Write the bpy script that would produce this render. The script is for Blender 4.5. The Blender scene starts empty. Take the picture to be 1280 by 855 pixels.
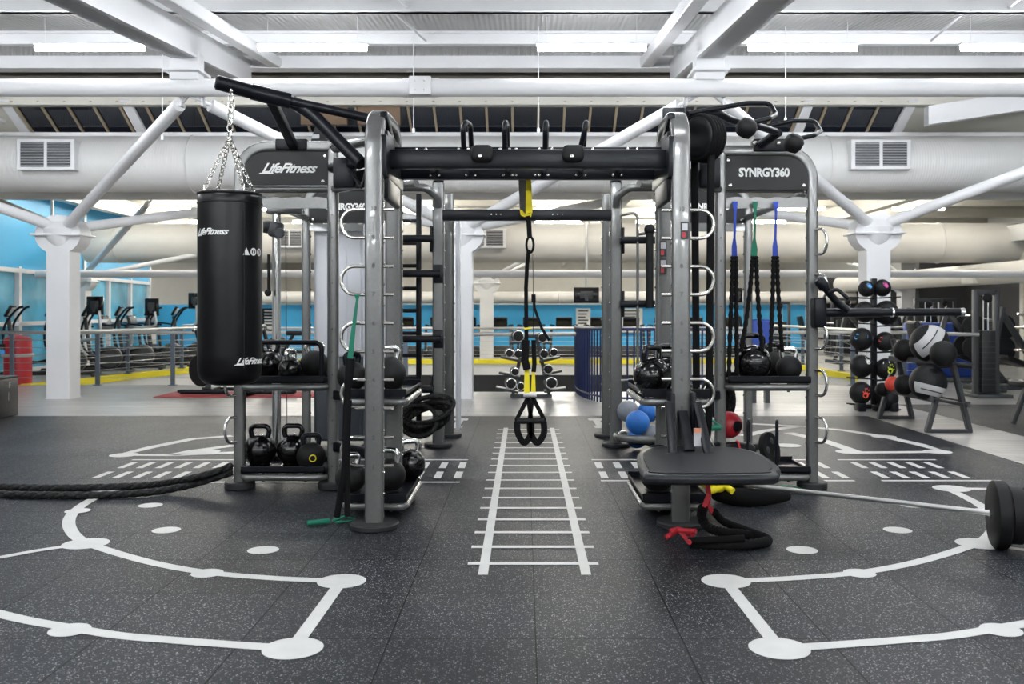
import bpy, bmesh, math, random
from mathutils import Vector, Matrix
random.seed(7)
PI = math.pi
S = bpy.context.scene
col = S.collection

# ------------------------------------------------------------------ camera, world, exposure
F, CX, CY, CH = 1156.0, 655.5, 388.0, 1.25
cam_d = bpy.data.cameras.new('camera')
cam_d.sensor_width = 36.0
cam_d.lens = F / 1280 * 36
cam_d.shift_x = -(CX - 640) / 1280
cam_d.shift_y = -(427.5 - CY) / 1280
cam_d.clip_start = 0.05
cam_d.clip_end = 200
cam_d.dof.use_dof = True
cam_d.dof.focus_distance = 5.7
cam_d.dof.aperture_fstop = 4.0
cam = bpy.data.objects.new('camera', cam_d)
cam.location = (0, 0, CH)
cam.rotation_euler = (PI / 2, 0, 0)
col.objects.link(cam)
S.camera = cam
S.view_settings.view_transform = 'Standard'
S.view_settings.look = 'None'
S.view_settings.gamma = 1
S.view_settings.use_curve_mapping = False
S.view_settings.exposure = 1.32
TUBE = 34.0        # emission of the ceiling tubes
w = bpy.data.worlds.new('night_outside'); S.world = w
w.use_nodes = True
w.node_tree.nodes['Background'].inputs[0].default_value = (0.05, 0.07, 0.12, 1)
w.node_tree.nodes['Background'].inputs[1].default_value = 0.3
XC = .043


def P(px, py, d):
    return Vector(((px - CX) * d / F, d, CH - (py - CY) * d / F))


def G(px, py, z=0.0):
    d = (CH - z) * F / (py - CY)
    return Vector(((px - CX) * d / F, d, z))


# ------------------------------------------------------------------ materials
def mat(name, c, rough=.5, metal=0., spec=.5, bump=0., bscale=60., var=0., vscale=3., coat=0., vary_rough=0.):
    m = bpy.data.materials.new(name); m.use_nodes = True
    nt = m.node_tree; b = nt.nodes['Principled BSDF']
    b.inputs['Base Color'].default_value = (*c, 1)
    b.inputs['Roughness'].default_value = rough
    b.inputs['Metallic'].default_value = metal
    b.inputs['Specular IOR Level'].default_value = spec
    b.inputs['Coat Weight'].default_value = coat
    tc = nt.nodes.new('ShaderNodeTexCoord')
    if var or vary_rough:
        n = nt.nodes.new('ShaderNodeTexNoise'); n.inputs['Scale'].default_value = vscale
        n.inputs['Detail'].default_value = 5
        nt.links.new(tc.outputs['Object'], n.inputs['Vector'])
        r = nt.nodes.new('ShaderNodeValToRGB')
        r.color_ramp.elements[0].position = .3; r.color_ramp.elements[1].position = .7
        r.color_ramp.elements[0].color = (*[max(0, x * (1 - var)) for x in c], 1)
        r.color_ramp.elements[1].color = (*[min(1, x * (1 + var)) for x in c], 1)
        nt.links.new(n.outputs['Fac'], r.inputs['Fac'])
        nt.links.new(r.outputs['Color'], b.inputs['Base Color'])
        if vary_rough:
            mr = nt.nodes.new('ShaderNodeMapRange')
            mr.inputs['To Min'].default_value = rough - vary_rough
            mr.inputs['To Max'].default_value = rough + vary_rough
            nt.links.new(n.outputs['Fac'], mr.inputs['Value'])
            nt.links.new(mr.outputs['Result'], b.inputs['Roughness'])
    if bump:
        n2 = nt.nodes.new('ShaderNodeTexNoise'); n2.inputs['Scale'].default_value = bscale
        nt.links.new(tc.outputs['Object'], n2.inputs['Vector'])
        bp = nt.nodes.new('ShaderNodeBump'); bp.inputs['Strength'].default_value = bump
        bp.inputs['Distance'].default_value = .01
        nt.links.new(n2.outputs['Fac'], bp.inputs['Height'])
        nt.links.new(bp.outputs['Normal'], b.inputs['Normal'])
    return m


def emis(name, c, s):
    m = bpy.data.materials.new(name); m.use_nodes = True
    b = m.node_tree.nodes['Principled BSDF']
    b.inputs['Base Color'].default_value = (*c, 1)
    b.inputs['Emission Color'].default_value = (*c, 1)
    b.inputs['Emission Strength'].default_value = s
    return m


def wave_bump(m, axis, scale, strength, dist=.02, band=None):
    nt = m.node_tree; b = nt.nodes['Principled BSDF']
    tc = nt.nodes.new('ShaderNodeTexCoord')
    wv = nt.nodes.new('ShaderNodeTexWave'); wv.wave_type = 'BANDS'
    wv.bands_direction = axis; wv.inputs['Scale'].default_value = scale
    nt.links.new(tc.outputs['Object'], wv.inputs['Vector'])
    bp = nt.nodes.new('ShaderNodeBump'); bp.inputs['Strength'].default_value = strength
    bp.inputs['Distance'].default_value = dist
    nt.links.new(wv.outputs['Fac'], bp.inputs['Height'])
    nt.links.new(bp.outputs['Normal'], b.inputs['Normal'])
    return m


M = {}
M['silver'] = mat('silver_powder_coat', (.165, .167, .163), .27, .5, var=.05, vscale=40, coat=.25)
M['silver_far'] = M['silver']
M['chrome'] = mat('chrome', (.8, .8, .79), .14, 1.)
M['chrome_warm'] = mat('brushed_steel', (.62, .6, .56), .22, 1.)
M['black'] = mat('black_painted_steel', (.0055, .0065, .0095), .33, 0, .22, var=.1, vscale=20)
M['black_gloss'] = mat('black_gloss_enamel', (.003, .003, .0035), .16, 0, .4, coat=.35, bump=.08, bscale=30)
M['rubber'] = mat('black_rubber', (.006, .006, .0065), .6, 0, .3, var=.15, vscale=30)
M['foot'] = mat('grey_rubber_foot', (.02, .021, .023), .6, 0, .4, var=.1, vscale=20)
M['panel'] = mat('black_sign_panel', (.0075, .008, .009), .42, 0, .3)
M['white_print'] = mat('white_print', (.82, .82, .8), .6)
M['dark_print'] = mat('dark_print', (.02, .02, .02), .6)
M['vinyl'] = mat('black_vinyl', (.007, .007, .009), .4, 0, .3, bump=.25, bscale=25, var=.1, vscale=8)
M['yellow'] = mat('yellow_webbing', (.85, .7, .01), .7, bump=.2, bscale=300)
M['yellow_paint'] = mat('yellow_paint', (.85, .72, .015), .5, var=.05)
M['red'] = mat('red_plastic', (.45, .02, .03), .4)
M['red_web'] = mat('red_webbing', (.5, .015, .03), .7)
M['blue_web'] = mat('blue_webbing', (.02, .06, .42), .7)
M['green_web'] = mat('green_webbing', (.005, .17, .1), .7)
M['web'] = mat('black_webbing', (.004, .004, .0045), .8, 0, .2, bump=.3, bscale=200)
M['blue_ball'] = mat('blue_rubber', (.02, .17, .58), .4, var=.1, vscale=10)
M['grey_ball'] = mat('grey_rubber', (.22, .24, .27), .45, var=.1, vscale=10)
M['paint_w'] = mat('white_painted_steel', (.76, .76, .77), .38, var=.03, vscale=2)
M['paint_beige'] = mat('cream_painted_steel', (.58, .56, .5), .5, var=.04, vscale=2)
M['duct'] = wave_bump(mat('white_spiral_duct', (.74, .735, .72), .45), 'X', 8.0, .25, .006)
M['duct2'] = mat('cream_duct', (.66, .64, .6), .5, var=.03)
M['wall_w'] = mat('white_plaster', (.72, .72, .7), .7, var=.03, vscale=1)
M['blue_wall'] = mat('blue_wall_paint', (.06, .45, .8), .55, var=.05, vscale=.6)
M['char_wall'] = mat('charcoal_wall_paint', (.025, .025, .027), .7, var=.05)
M['dark'] = mat('black_skirting', (.01, .01, .011), .5)
M['glass_dark'] = mat('night_glass', (.006, .01, .02), .08, 0, .6, var=.3, vscale=.7)
M['wood_mull'] = mat('timber_glazing_bar', (.34, .27, .18), .5)
M['brown'] = mat('brown_board', (.14, .085, .045), .6)
M['blue_steel'] = mat('navy_painted_steel', (.003, .012, .075), .35)
M['rail'] = mat('galvanised_rail', (.58, .58, .57), .34, .85)
M['post'] = mat('grey_rail_post', (.13, .16, .2), .4, .5)
M['shroud'] = mat('light_grey_shroud', (.68, .69, .73), .35, var=.03)
M['shroud_d'] = mat('slate_shroud', (.05, .057, .068), .4)
M['screen'] = mat('black_screen', (.006, .006, .008), .15)
M['lgrey'] = mat('light_grey_plastic', (.48, .48, .5), .35)
M['redmat'] = mat('red_mat', (.36, .035, .04), .7)
M['navy_mat'] = mat('blue_mat', (.01, .05, .3), .5)
M['medgrey'] = mat('light_grey_leather', (.5, .5, .5), .55, bump=.3, bscale=60)
M['medblack'] = mat('black_leather', (.007, .007, .008), .5, 0, .3, bump=.3, bscale=60)
M['frame_d'] = mat('dark_grey_steel', (.055, .058, .062), .4, .4)
M['platform'] = mat('charcoal_platform', (.013, .0145, .018), .34, 0, .35)
M['grip'] = mat('platform_grip_sheet', (.009, .01, .013), .5, 0, .3, bump=.4, bscale=300)
M['paint_mark'] = mat('white_floor_paint', (.6, .6, .585), .5, var=.06, vscale=8)
M['recess'] = mat('taupe_board', (.16, .145, .12), .7, var=.2, vscale=1.5)
M['tube'] = emis('lit_fluorescent_tube', (.93, .965, 1.), TUBE)
M['tube_far'] = emis('lit_fluorescent_tube_cream', (1., .96, .87), TUBE * 1.25)
M['pool_glass'] = mat('window_glass_blue', (.12, .42, .6), .1, 0, .8, var=.5, vscale=.8)
M['pink'] = mat('pink_print', (.75, .1, .4), .6)
M['bluep'] = mat('light_blue_print', (.1, .4, .85), .6)
M['redp'] = mat('red_print', (.85, .08, .05), .6)
M['greenp'] = mat('lime_print', (.65, .8, .05), .6)
M['tape'] = mat('orange_tape', (.5, .2, .1), .6)


def braid(m, scale, strength=.8):
    nt = m.node_tree; b = nt.nodes['Principled BSDF']
    tc = nt.nodes.new('ShaderNodeTexCoord')
    v = nt.nodes.new('ShaderNodeTexVoronoi'); v.inputs['Scale'].default_value = scale
    nt.links.new(tc.outputs['Object'], v.inputs['Vector'])
    bp = nt.nodes.new('ShaderNodeBump'); bp.inputs['Strength'].default_value = strength
    bp.inputs['Distance'].default_value = .01
    nt.links.new(v.outputs['Distance'], bp.inputs['Height'])
    nt.links.new(bp.outputs['Normal'], b.inputs['Normal'])
    return m


M['rope'] = braid(mat('black_braided_rope', (.008, .008, .0085), .6, 0, .3), 45)
M['bag'] = mat('black_bag_vinyl', (.003, .003, .004), .33, 0, .3, bump=.35, bscale=9)

# deck of the roof
M['deck'] = wave_bump(mat('white_corrugated_deck', (.43, .428, .42), .5, var=.03), 'X', 5.0, .5, .02)


def rubber_floor():
    m = mat('rubber_tile_floor', (.03, .032, .037), .48, 0, .45)
    nt = m.node_tree; L = nt.links; N = nt.nodes.new; b = nt.nodes['Principled BSDF']
    tc = N('ShaderNodeTexCoord'); sep = N('ShaderNodeSeparateXYZ'); L.new(tc.outputs['Object'], sep.inputs[0])

    def math_(op, a, bb=None, v=None):
        n = N('ShaderNodeMath'); n.operation = op
        if isinstance(a, (int, float)): n.inputs[0].default_value = a
        else: L.new(a, n.inputs[0])
        if bb is not None:
            if isinstance(bb, (int, float)): n.inputs[1].default_value = bb
            else: L.new(bb, n.inputs[1])
        return n.outputs[0]
    T = .5563
    seams = []; cells = []
    for o, off in ((sep.outputs[0], .043), (sep.outputs[1], 3.524)):
        u = math_('DIVIDE', math_('SUBTRACT', o, off), T)
        fr = math_('FRACT', math_('ADD', u, 100.5))
        seams.append(math_('LESS_THAN', math_('ABSOLUTE', math_('SUBTRACT', fr, .5)), .0052))
        cells.append(math_('FLOOR', math_('ADD', u, 100.0)))
    seam = math_('MAXIMUM', seams[0], seams[1])
    comb = N('ShaderNodeCombineXYZ'); L.new(cells[0], comb.inputs[0]); L.new(cells[1], comb.inputs[1])
    wn = N('ShaderNodeTexWhiteNoise'); wn.noise_dimensions = '2D'; L.new(comb.outputs[0], wn.inputs[0])
    base = N('ShaderNodeMapRange'); L.new(wn.outputs[0], base.inputs[0])
    base.inputs['To Min'].default_value = .82; base.inputs['To Max'].default_value = 1.2
    # flecks
    v = N('ShaderNodeTexVoronoi'); v.inputs['Scale'].default_value = 120; L.new(tc.outputs['Object'], v.inputs['Vector'])
    ns = N('ShaderNodeTexNoise'); ns.inputs['Scale'].default_value = 230; ns.inputs['Detail'].default_value = 3
    L.new(tc.outputs['Object'], ns.inputs['Vector'])
    sp = N('ShaderNodeSeparateColor'); L.new(v.outputs['Color'], sp.inputs[0])
    pick = math_('GREATER_THAN', sp.outputs[0], .5)
    near = math_('LESS_THAN', v.outputs['Distance'], .42)
    brk = math_('GREATER_THAN', ns.outputs['Fac'], .47)
    fl = math_('MULTIPLY', math_('MULTIPLY', pick, near), brk)
    mx = N('ShaderNodeMix'); mx.data_type = 'RGBA'
    mx.inputs[6].default_value = (.007, .0088, .0135, 1); mx.inputs[7].default_value = (.42, .43, .45, 1)
    L.new(math_('MULTIPLY', fl, math_('MULTIPLY', sp.outputs[1], .9)), mx.inputs[0])
    wear = N('ShaderNodeTexNoise'); wear.inputs['Scale'].default_value = .9; wear.inputs['Detail'].default_value = 6
    L.new(tc.outputs['Object'], wear.inputs['Vector'])
    wr = N('ShaderNodeMapRange'); L.new(wear.outputs['Fac'], wr.inputs[0])
    wr.inputs['To Min'].default_value = .75; wr.inputs['To Max'].default_value = 1.3
    sc = N('ShaderNodeVectorMath'); sc.operation = 'SCALE'; L.new(mx.outputs[2], sc.inputs[0])
    L.new(math_('MULTIPLY', base.outputs[0], wr.outputs[0]), sc.inputs['Scale'])
    m2 = N('ShaderNodeMix'); m2.data_type = 'RGBA'; L.new(seam, m2.inputs[0]); L.new(sc.outputs[0], m2.inputs[6])
    m2.inputs[7].default_value = (.001, .001, .0015, 1)
    L.new(m2.outputs[2], b.inputs['Base Color'])
    rr = N('ShaderNodeMapRange'); L.new(wear.outputs['Fac'], rr.inputs[0])
    rr.inputs['To Min'].default_value = .36; rr.inputs['To Max'].default_value = .52
    L.new(rr.outputs[0], b.inputs['Roughness'])
    spv = math_('MULTIPLY', math_('SUBTRACT', 1.0, math_('MULTIPLY', seam, .7)), .16)
    L.new(math_('ADD', spv, math_('MULTIPLY', wr.outputs[0], .02)), b.inputs['Specular IOR Level'])
    bp = N('ShaderNodeBump'); bp.inputs['Strength'].default_value = .35; bp.inputs['Distance'].default_value = .004
    L.new(ns.outputs['Fac'], bp.inputs['Height']); L.new(bp.outputs['Normal'], b.inputs['Normal'])
    return m


def plank_floor():
    m = mat('pale_vinyl_plank_floor', (.4, .39, .38), .28)
    nt = m.node_tree; L = nt.links; N = nt.nodes.new; b = nt.nodes['Principled BSDF']
    tc = N('ShaderNodeTexCoord')
    mp = N('ShaderNodeMapping'); mp.inputs['Scale'].default_value = (.35, 3.2, 1)
    L.new(tc.outputs['Object'], mp.inputs[0])
    n = N('ShaderNodeTexNoise'); n.inputs['Scale'].default_value = 3.5; n.inputs['Detail'].default_value = 8
    L.new(mp.outputs[0], n.inputs['Vector'])
    r = N('ShaderNodeValToRGB'); L.new(n.outputs['Fac'], r.inputs[0])
    r.color_ramp.elements[0].position = .3; r.color_ramp.elements[0].color = (.30, .29, .28, 1)
    r.color_ramp.elements[1].position = .7; r.color_ramp.elements[1].color = (.52, .51, .49, 1)
    br = N('ShaderNodeTexBrick'); L.new(tc.outputs['Object'], br.inputs['Vector'])
    br.inputs['Scale'].default_value = 1.; br.inputs['Brick Width'].default_value = 1.4; br.inputs['Row Height'].default_value = .22
    br.inputs['Mortar Size'].default_value = .006
    br.inputs['Color1'].default_value = (.86, .86, .86, 1); br.inputs['Color2'].default_value = (1.1, 1.1, 1.1, 1)
    br.inputs['Mortar'].default_value = (.6, .6, .6, 1)
    mx = N('ShaderNodeMix'); mx.data_type = 'RGBA'; mx.blend_type = 'MULTIPLY'; mx.inputs[0].default_value = 1
    L.new(r.outputs[0], mx.inputs[6]); L.new(br.outputs[0], mx.inputs[7])
    L.new(mx.outputs[2], b.inputs['Base Color'])
    return m


M['floor_rubber'] = rubber_floor()
M['floor_plank'] = plank_floor()


# ------------------------------------------------------------------ mesh builder
def rrect(wd, ht, r=.012, n=3):
    pts = []
    for cx, cy, a0 in ((wd / 2 - r, ht / 2 - r, 0), (-wd / 2 + r, ht / 2 - r, 90), (-wd / 2 + r, -ht / 2 + r, 180), (wd / 2 - r, -ht / 2 + r, 270)):
        for k in range(n + 1):
            a = math.radians(a0 + 90 * k / n)
            pts.append((cx + r * math.cos(a), cy + r * math.sin(a)))
    return pts


class B:
    def __init__(s):
        s.v = []; s.f = []; s.m = []
        s.mi = 0

    def add(s, vs, fs):
        o = len(s.v); s.v += [Vector(v) for v in vs]
        for f in fs:
            s.f.append([i + o for i in f]); s.m.append(s.mi)
        return s

    def box(s, x0, x1, y0, y1, z0, z1, bev=0., seg=2, M4=None):
        c = Vector(((x0 + x1) / 2, (y0 + y1) / 2, (z0 + z1) / 2))
        return s.obox(c, (abs(x1 - x0), abs(y1 - y0), abs(z1 - z0)), None, bev, seg, M4)

    def obox(s, c, size, rot=None, bev=0., seg=2, M4=None):
        bm = bmesh.new(); bmesh.ops.create_cube(bm, size=1)
        bmesh.ops.scale(bm, vec=size, verts=bm.verts)
        if bev:
            bmesh.ops.bevel(bm, geom=list(bm.edges), offset=min(bev, min(size) * .49), segments=seg, affect='EDGES', profile=.5)
        R = Matrix.Identity(3)
        if rot is not None:
            R = rot if isinstance(rot, Matrix) else __import__('mathutils').Euler(rot).to_matrix()
        vs = [R @ v.co + Vector(c) for v in bm.verts]
        if M4: vs = [M4 @ v for v in vs]
        s.add(vs, [[v.index for v in f.verts] for f in bm.faces]); bm.free()
        return s

    def sweep(s, pts, sec, up=None, closed=False, caps=True, scale=None):
        pts = [Vector(p) for p in pts]; n = len(pts); m = len(sec)
        tang = []
        for i in range(n):
            if closed: t = pts[(i + 1) % n] - pts[i - 1]
            elif i == 0: t = pts[1] - pts[0]
            elif i == n - 1: t = pts[-1] - pts[-2]
            else:
                a = (pts[i] - pts[i - 1]); b_ = (pts[i + 1] - pts[i])
                t = (a.normalized() if a.length > 1e-9 else a) + (b_.normalized() if b_.length > 1e-9 else b_)
            if t.length < 1e-9: t = tang[-1] if tang else Vector((0, 0, 1))
            tang.append(t.normalized())
        t0 = tang[0]
        if up is None:
            up = Vector((0, 0, 1)) if abs(t0.z) < .9 else Vector((1, 0, 0))
        u = Vector(up); u = (u - t0 * u.dot(t0)).normalized()
        vs = []
        for i in range(n):
            t = tang[i]
            if i:
                q = tang[i - 1].rotation_difference(t); u = q @ u
                u = (u - t * u.dot(t)).normalized()
            w_ = t.cross(u)
            k = scale[i] if scale else 1
            # mitre
            kk = 1.0
            for a, b_ in sec:
                vs.append(pts[i] + (u * a + w_ * b_) * k * kk)
        fs = []
        rng = range(n) if closed else range(n - 1)
        for i in rng:
            for j in range(m):
                a = i * m + j; b_ = i * m + (j + 1) % m; c = ((i + 1) % n) * m + (j + 1) % m; d = ((i + 1) % n) * m + j
                fs.append([a, d, c, b_])
        if caps and not closed:
            fs.append(list(range(m))); fs.append([(n - 1) * m + j for j in reversed(range(m))])
        return s.add(vs, fs)

    def tube(s, pts, r, n=12, closed=False, caps=True):
        if isinstance(r, (list, tuple)):
            sec = [(math.cos(2 * PI * k / n), math.sin(2 * PI * k / n)) for k in range(n)]
            return s.sweep(pts, sec, closed=closed, caps=caps, scale=list(r))
        sec = [(r * math.cos(2 * PI * k / n), r * math.sin(2 * PI * k / n)) for k in range(n)]
        return s.sweep(pts, sec, closed=closed, caps=caps)

    def lathe(s, prof, n=28, c=(0, 0, 0), axis=None, caps=True):
        c = Vector(c)
        R = Matrix.Identity(3)
        if axis is not None: R = Vector((0, 0, 1)).rotation_difference(Vector(axis).normalized()).to_matrix()
        vs = []
        for r, z in prof:
            for k in range(n):
                a = 2 * PI * k / n
                vs.append(R @ Vector((r * math.cos(a), r * math.sin(a), z)) + c)
        fs = []
        for i in range(len(prof) - 1):
            for k in range(n):
                fs.append([i * n + k, i * n + (k + 1) % n, (i + 1) * n + (k + 1) % n, (i + 1) * n + k])
        if caps:
            fs.append([k for k in reversed(range(n))]); fs.append([(len(prof) - 1) * n + k for k in range(n)])
        return s.add(vs, fs)

    def sphere(s, c, r, n=24, sq=(1, 1, 1)):
        rings = n // 2; vs = []; fs = []
        c = Vector(c)
        for i in range(1, rings):
            th = PI * i / rings
            for k in range(n):
                a = 2 * PI * k / n
                vs.append(c + Vector((r * sq[0] * math.sin(th) * math.cos(a), r * sq[1] * math.sin(th) * math.sin(a), r * sq[2] * math.cos(th))))
        top = len(vs); vs.append(c + Vector((0, 0, r * sq[2]))); vs.append(c - Vector((0, 0, r * sq[2])))
        for i in range(rings - 2):
            for k in range(n):
                fs.append([i * n + k, (i + 1) * n + k, (i + 1) * n + (k + 1) % n, i * n + (k + 1) % n])
        for k in range(n):
            fs.append([top, k, (k + 1) % n]); fs.append([top + 1, (rings - 2) * n + (k + 1) % n, (rings - 2) * n + k])
        return s.add(vs, fs)

    def prism(s, poly, vec):
        n = len(poly); vec = Vector(vec)
        vs = [Vector(p) for p in poly] + [Vector(p) + vec for p in poly]
        fs = [list(reversed(range(n))), [n + k for k in range(n)]]
        for k in range(n): fs.append([k, (k + 1) % n, n + (k + 1) % n, n + k])
        return s.add(vs, fs)

    def build(s, name, m, parent=None, off=(0, 0, 0), smooth=32):
        off = Vector(off)
        me = bpy.data.meshes.new(name)
        me.from_pydata([v - off for v in s.v], [], s.f)
        bm = bmesh.new(); bm.from_mesh(me)
        bmesh.ops.recalc_face_normals(bm, faces=bm.faces)
        bm.to_mesh(me); bm.free()
        ms = m if isinstance(m, (list, tuple)) else [m]
        for k in ms: me.materials.append(M[k] if isinstance(k, str) else k)
        if len(ms) > 1:
            for p, k in zip(me.polygons, s.m): p.material_index = k
        if smooth:
            me.polygons.foreach_set('use_smooth', [True] * len(me.polygons))
            me.set_sharp_from_angle(angle=math.radians(smooth))
        o = bpy.data.objects.new(name, me); col.objects.link(o)
        if parent is not None: o.parent = parent
        else: o.location = off
        return o


def arc_path(pts, rad, n=6):
    """polyline with rounded corners"""
    pts = [Vector(p) for p in pts]; out = [pts[0]]
    for i in range(1, len(pts) - 1):
        a, b_, c = pts[i - 1], pts[i], pts[i + 1]
        d1 = (a - b_); d2 = (c - b_)
        ang = d1.angle(d2)
        if abs(ang - PI) < .01: out.append(b_); continue
        r = rad[i - 1] if isinstance(rad, (list, tuple)) else rad
        t = min(r / math.tan(ang / 2), d1.length * .49 if i > 1 else d1.length * .98, d2.length * .49 if i < len(pts) - 2 else d2.length * .98)
        p1 = b_ + d1.normalized() * t; p2 = b_ + d2.normalized() * t
        for k in range(n + 1):
            u = k / n
            # slerp-like on circle
            th = PI - ang
            r_ = t * math.tan(ang / 2)
            cen = b_ + (d1.normalized() + d2.normalized()).normalized() * (r_ / math.sin(ang / 2))
            v1 = p1 - cen; v2 = p2 - cen
            a_ = v1.angle(v2)
            if a_ < 1e-5: out.append(p1); continue
            out.append(cen + (v1 * math.sin((1 - u) * a_) + v2 * math.sin(u * a_)) / math.sin(a_))
    out.append(pts[-1]); return out


def smooth_path(pts, n=6, closed=False):
    pts = [Vector(p) for p in pts]; out = []
    N_ = len(pts)
    for i in range(N_ if closed else N_ - 1):
        if closed: p0, p1, p2, p3 = pts[i - 1], pts[i], pts[(i + 1) % N_], pts[(i + 2) % N_]
        else: p0, p1, p2, p3 = pts[max(i - 1, 0)], pts[i], pts[i + 1], pts[min(i + 2, N_ - 1)]
        for k in range(n):
            t = k / n
            out.append(.5 * ((2 * p1) + (-p0 + p2) * t + (2 * p0 - 5 * p1 + 4 * p2 - p3) * t * t + (-p0 + 3 * p1 - 3 * p2 + p3) * t ** 3))
    if not closed: out.append(pts[-1])
    return out


def tag(o, label, cat, group=None, kind=None):
    o['label'] = label; o['category'] = cat
    if group: o['group'] = group
    if kind: o['kind'] = kind
    return o


def thing(name, label, cat, loc=(0, 0, 0), rz=0, group=None):
    o = bpy.data.objects.new(name, None); col.objects.link(o)
    o.empty_display_size = .1
    o.location = loc; o.rotation_euler = (0, 0, rz)
    return tag(o, label, cat, group)


def struct(name, b, m, smooth=32):
    o = b.build(name, m, smooth=smooth); o['kind'] = 'structure'; return o


def copy_tree(o, parent=None):
    c = o.copy(); col.objects.link(c)
    if parent is not None: c.parent = parent
    for ch in KIDS(o): copy_tree(ch, c)
    return c


def KIDS(o):
    return [x for x in list(col.objects) if x.parent == o]


def dup(root, loc, rz=None, label=None, group=None, scale=None):
    c = copy_tree(root); c.location = loc
    if rz is not None: c.rotation_euler = (0, 0, rz)
    if label: c['label'] = label
    if group: c['group'] = group
    if scale: c.scale = (scale,) * 3
    return c


def text2d(s, size, shear=0., bold=0., spacing=1.):
    cu = bpy.data.curves.new('t', 'FONT'); cu.body = s; cu.size = size; cu.shear = shear
    cu.offset = bold; cu.align_x = 'CENTER'; cu.align_y = 'CENTER'; cu.resolution_u = 3
    cu.space_character = spacing
    o = bpy.data.objects.new('t', cu); col.objects.link(o)
    dg = bpy.context.evaluated_depsgraph_get(); dg.update()
    me = bpy.data.meshes.new_from_object(o.evaluated_get(dg))
    vs = [v.co.copy() for v in me.vertices]; fs = [list(p.vertices) for p in me.polygons]
    bpy.data.objects.remove(o); bpy.data.curves.remove(cu); bpy.data.meshes.remove(me)
    return vs, fs


def text_on(b, s, size, fn, shear=0., bold=0., width=None, spacing=1.):
    vs, fs = text2d(s, size, shear, bold, spacing)
    k = 1
    if width:
        xs = [v.x for v in vs]; k = width / (max(xs) - min(xs)); mid = (max(xs) + min(xs)) / 2
        for v in vs: v.x = (v.x - mid) * k
    b.add([fn(v.x, v.y) for v in vs], fs)


# ================================================================== FLOORS
b = B(); b.box(-14, 4.06, -7, 10.95, -.3, 0)
struct('floor', b, 'floor_rubber', 0)
b = B()
b.box(-14, 4.95, 10.95, 14.2, -.3, 0); b.box(4.06, 4.95, -7, 10.95, -.3, 0)
b.box(4.95, 14, 12.3, 15.5, -.3, 0); b.box(-14, -2.4, 14.2, 15.5, -.3, 0); b.box(2.3, 4.95, 14.2, 15.5, -.3, 0)
b.box(6.6, 14, 15.5, 50, -.3, 0); b.box(-14, -8.5, 15.5, 50, -.3, 0); b.box(-8.5, 6.6, 23.4, 50, -.3, 0)
# strips that give the well its splayed sides
b.prism([(-8.5, 15.5, -.3), (-8.3, 15.5, -.3), (-6.46, 23.4, -.3), (-8.5, 23.4, -.3)], (0, 0, .3))
b.prism([(6.6, 15.5, -.3), (6.6, 23.4, -.3), (6.14, 23.4, -.3), (6.4, 15.5, -.3)], (0, 0, .3))
struct('floor', b, 'floor_plank', 0)
b = B(); b.box(4.95, 14, -7, 12.3, -.3, 0)
struct('floor', b, 'floor_rubber', 0)
# stair well below
b = B(); b.box(-9, 7, 14, 24, -3.3, -3.2)
struct('floor', b, 'floor_plank', 0)
b = B()
b.box(-6.46, 6.14, 23.4, 23.5, -3.2, -.38)
struct('wall_well', b, 'dark', 0)
b = B()
b.box(-6.46, 6.14, 23.36, 23.4, -.38, -.1)
b.prism([(-8.3, 15.5, -3.2), (-6.46, 23.36, -3.2), (-6.5, 23.42, -3.2), (-8.36, 15.5, -3.2)], (0, 0, 3.1))
b.prism([(6.4, 15.5, -3.2), (6.14, 23.36, -3.2), (6.2, 23.4, -3.2), (6.46, 15.5, -3.2)], (0, 0, 3.1))
struct('trim_1', b, 'wall_w', 0)
b = B()
b.box(-6.46, 6.14, 23.32, 23.5, -.1, .015)
b.prism([(-8.27, 15.5, -.1), (-6.43, 23.36, -.1), (-6.55, 23.5, -.1), (-8.45, 15.5, -.1)], (0, 0, .115))
b.prism([(6.37, 15.5, -.1), (6.11, 23.36, -.1), (6.25, 23.5, -.1), (6.55, 15.5, -.1)], (0, 0, .115))
struct('trim_2', b, 'yellow_paint', 0)

# ================================================================== WALLS
b = B(); b.box(-14, 14, -7.2, -7, 0, 4); struct('wall_back', b, 'wall_w', 0)
b = B(); b.box(-14.2, -14, -7, 16, 0, 5); struct('wall_left', b, 'wall_w', 0)
b = B(); b.box(14, 14.2, -7, 20, 0, 5); struct('wall_right', b, 'wall_w', 0)
b = B(); b.box(-14, 14, 50, 50.2, 0, 5); struct('wall_far', b, 'paint_beige', 0)
# blue wall on the left hand side: blue above, glazing below
A0 = Vector((-9.6, 16.2, 0)); A1 = Vector((-10.75, 26.5, 0))
dirw = (A1 - A0).normalized(); nrm = Vector((-dirw.y, dirw.x, 0))
Lw = (A1 - A0).length


def wl(t, z, o=0): return A0 + dirw * t + nrm * o + Vector((0, 0, z))


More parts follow.
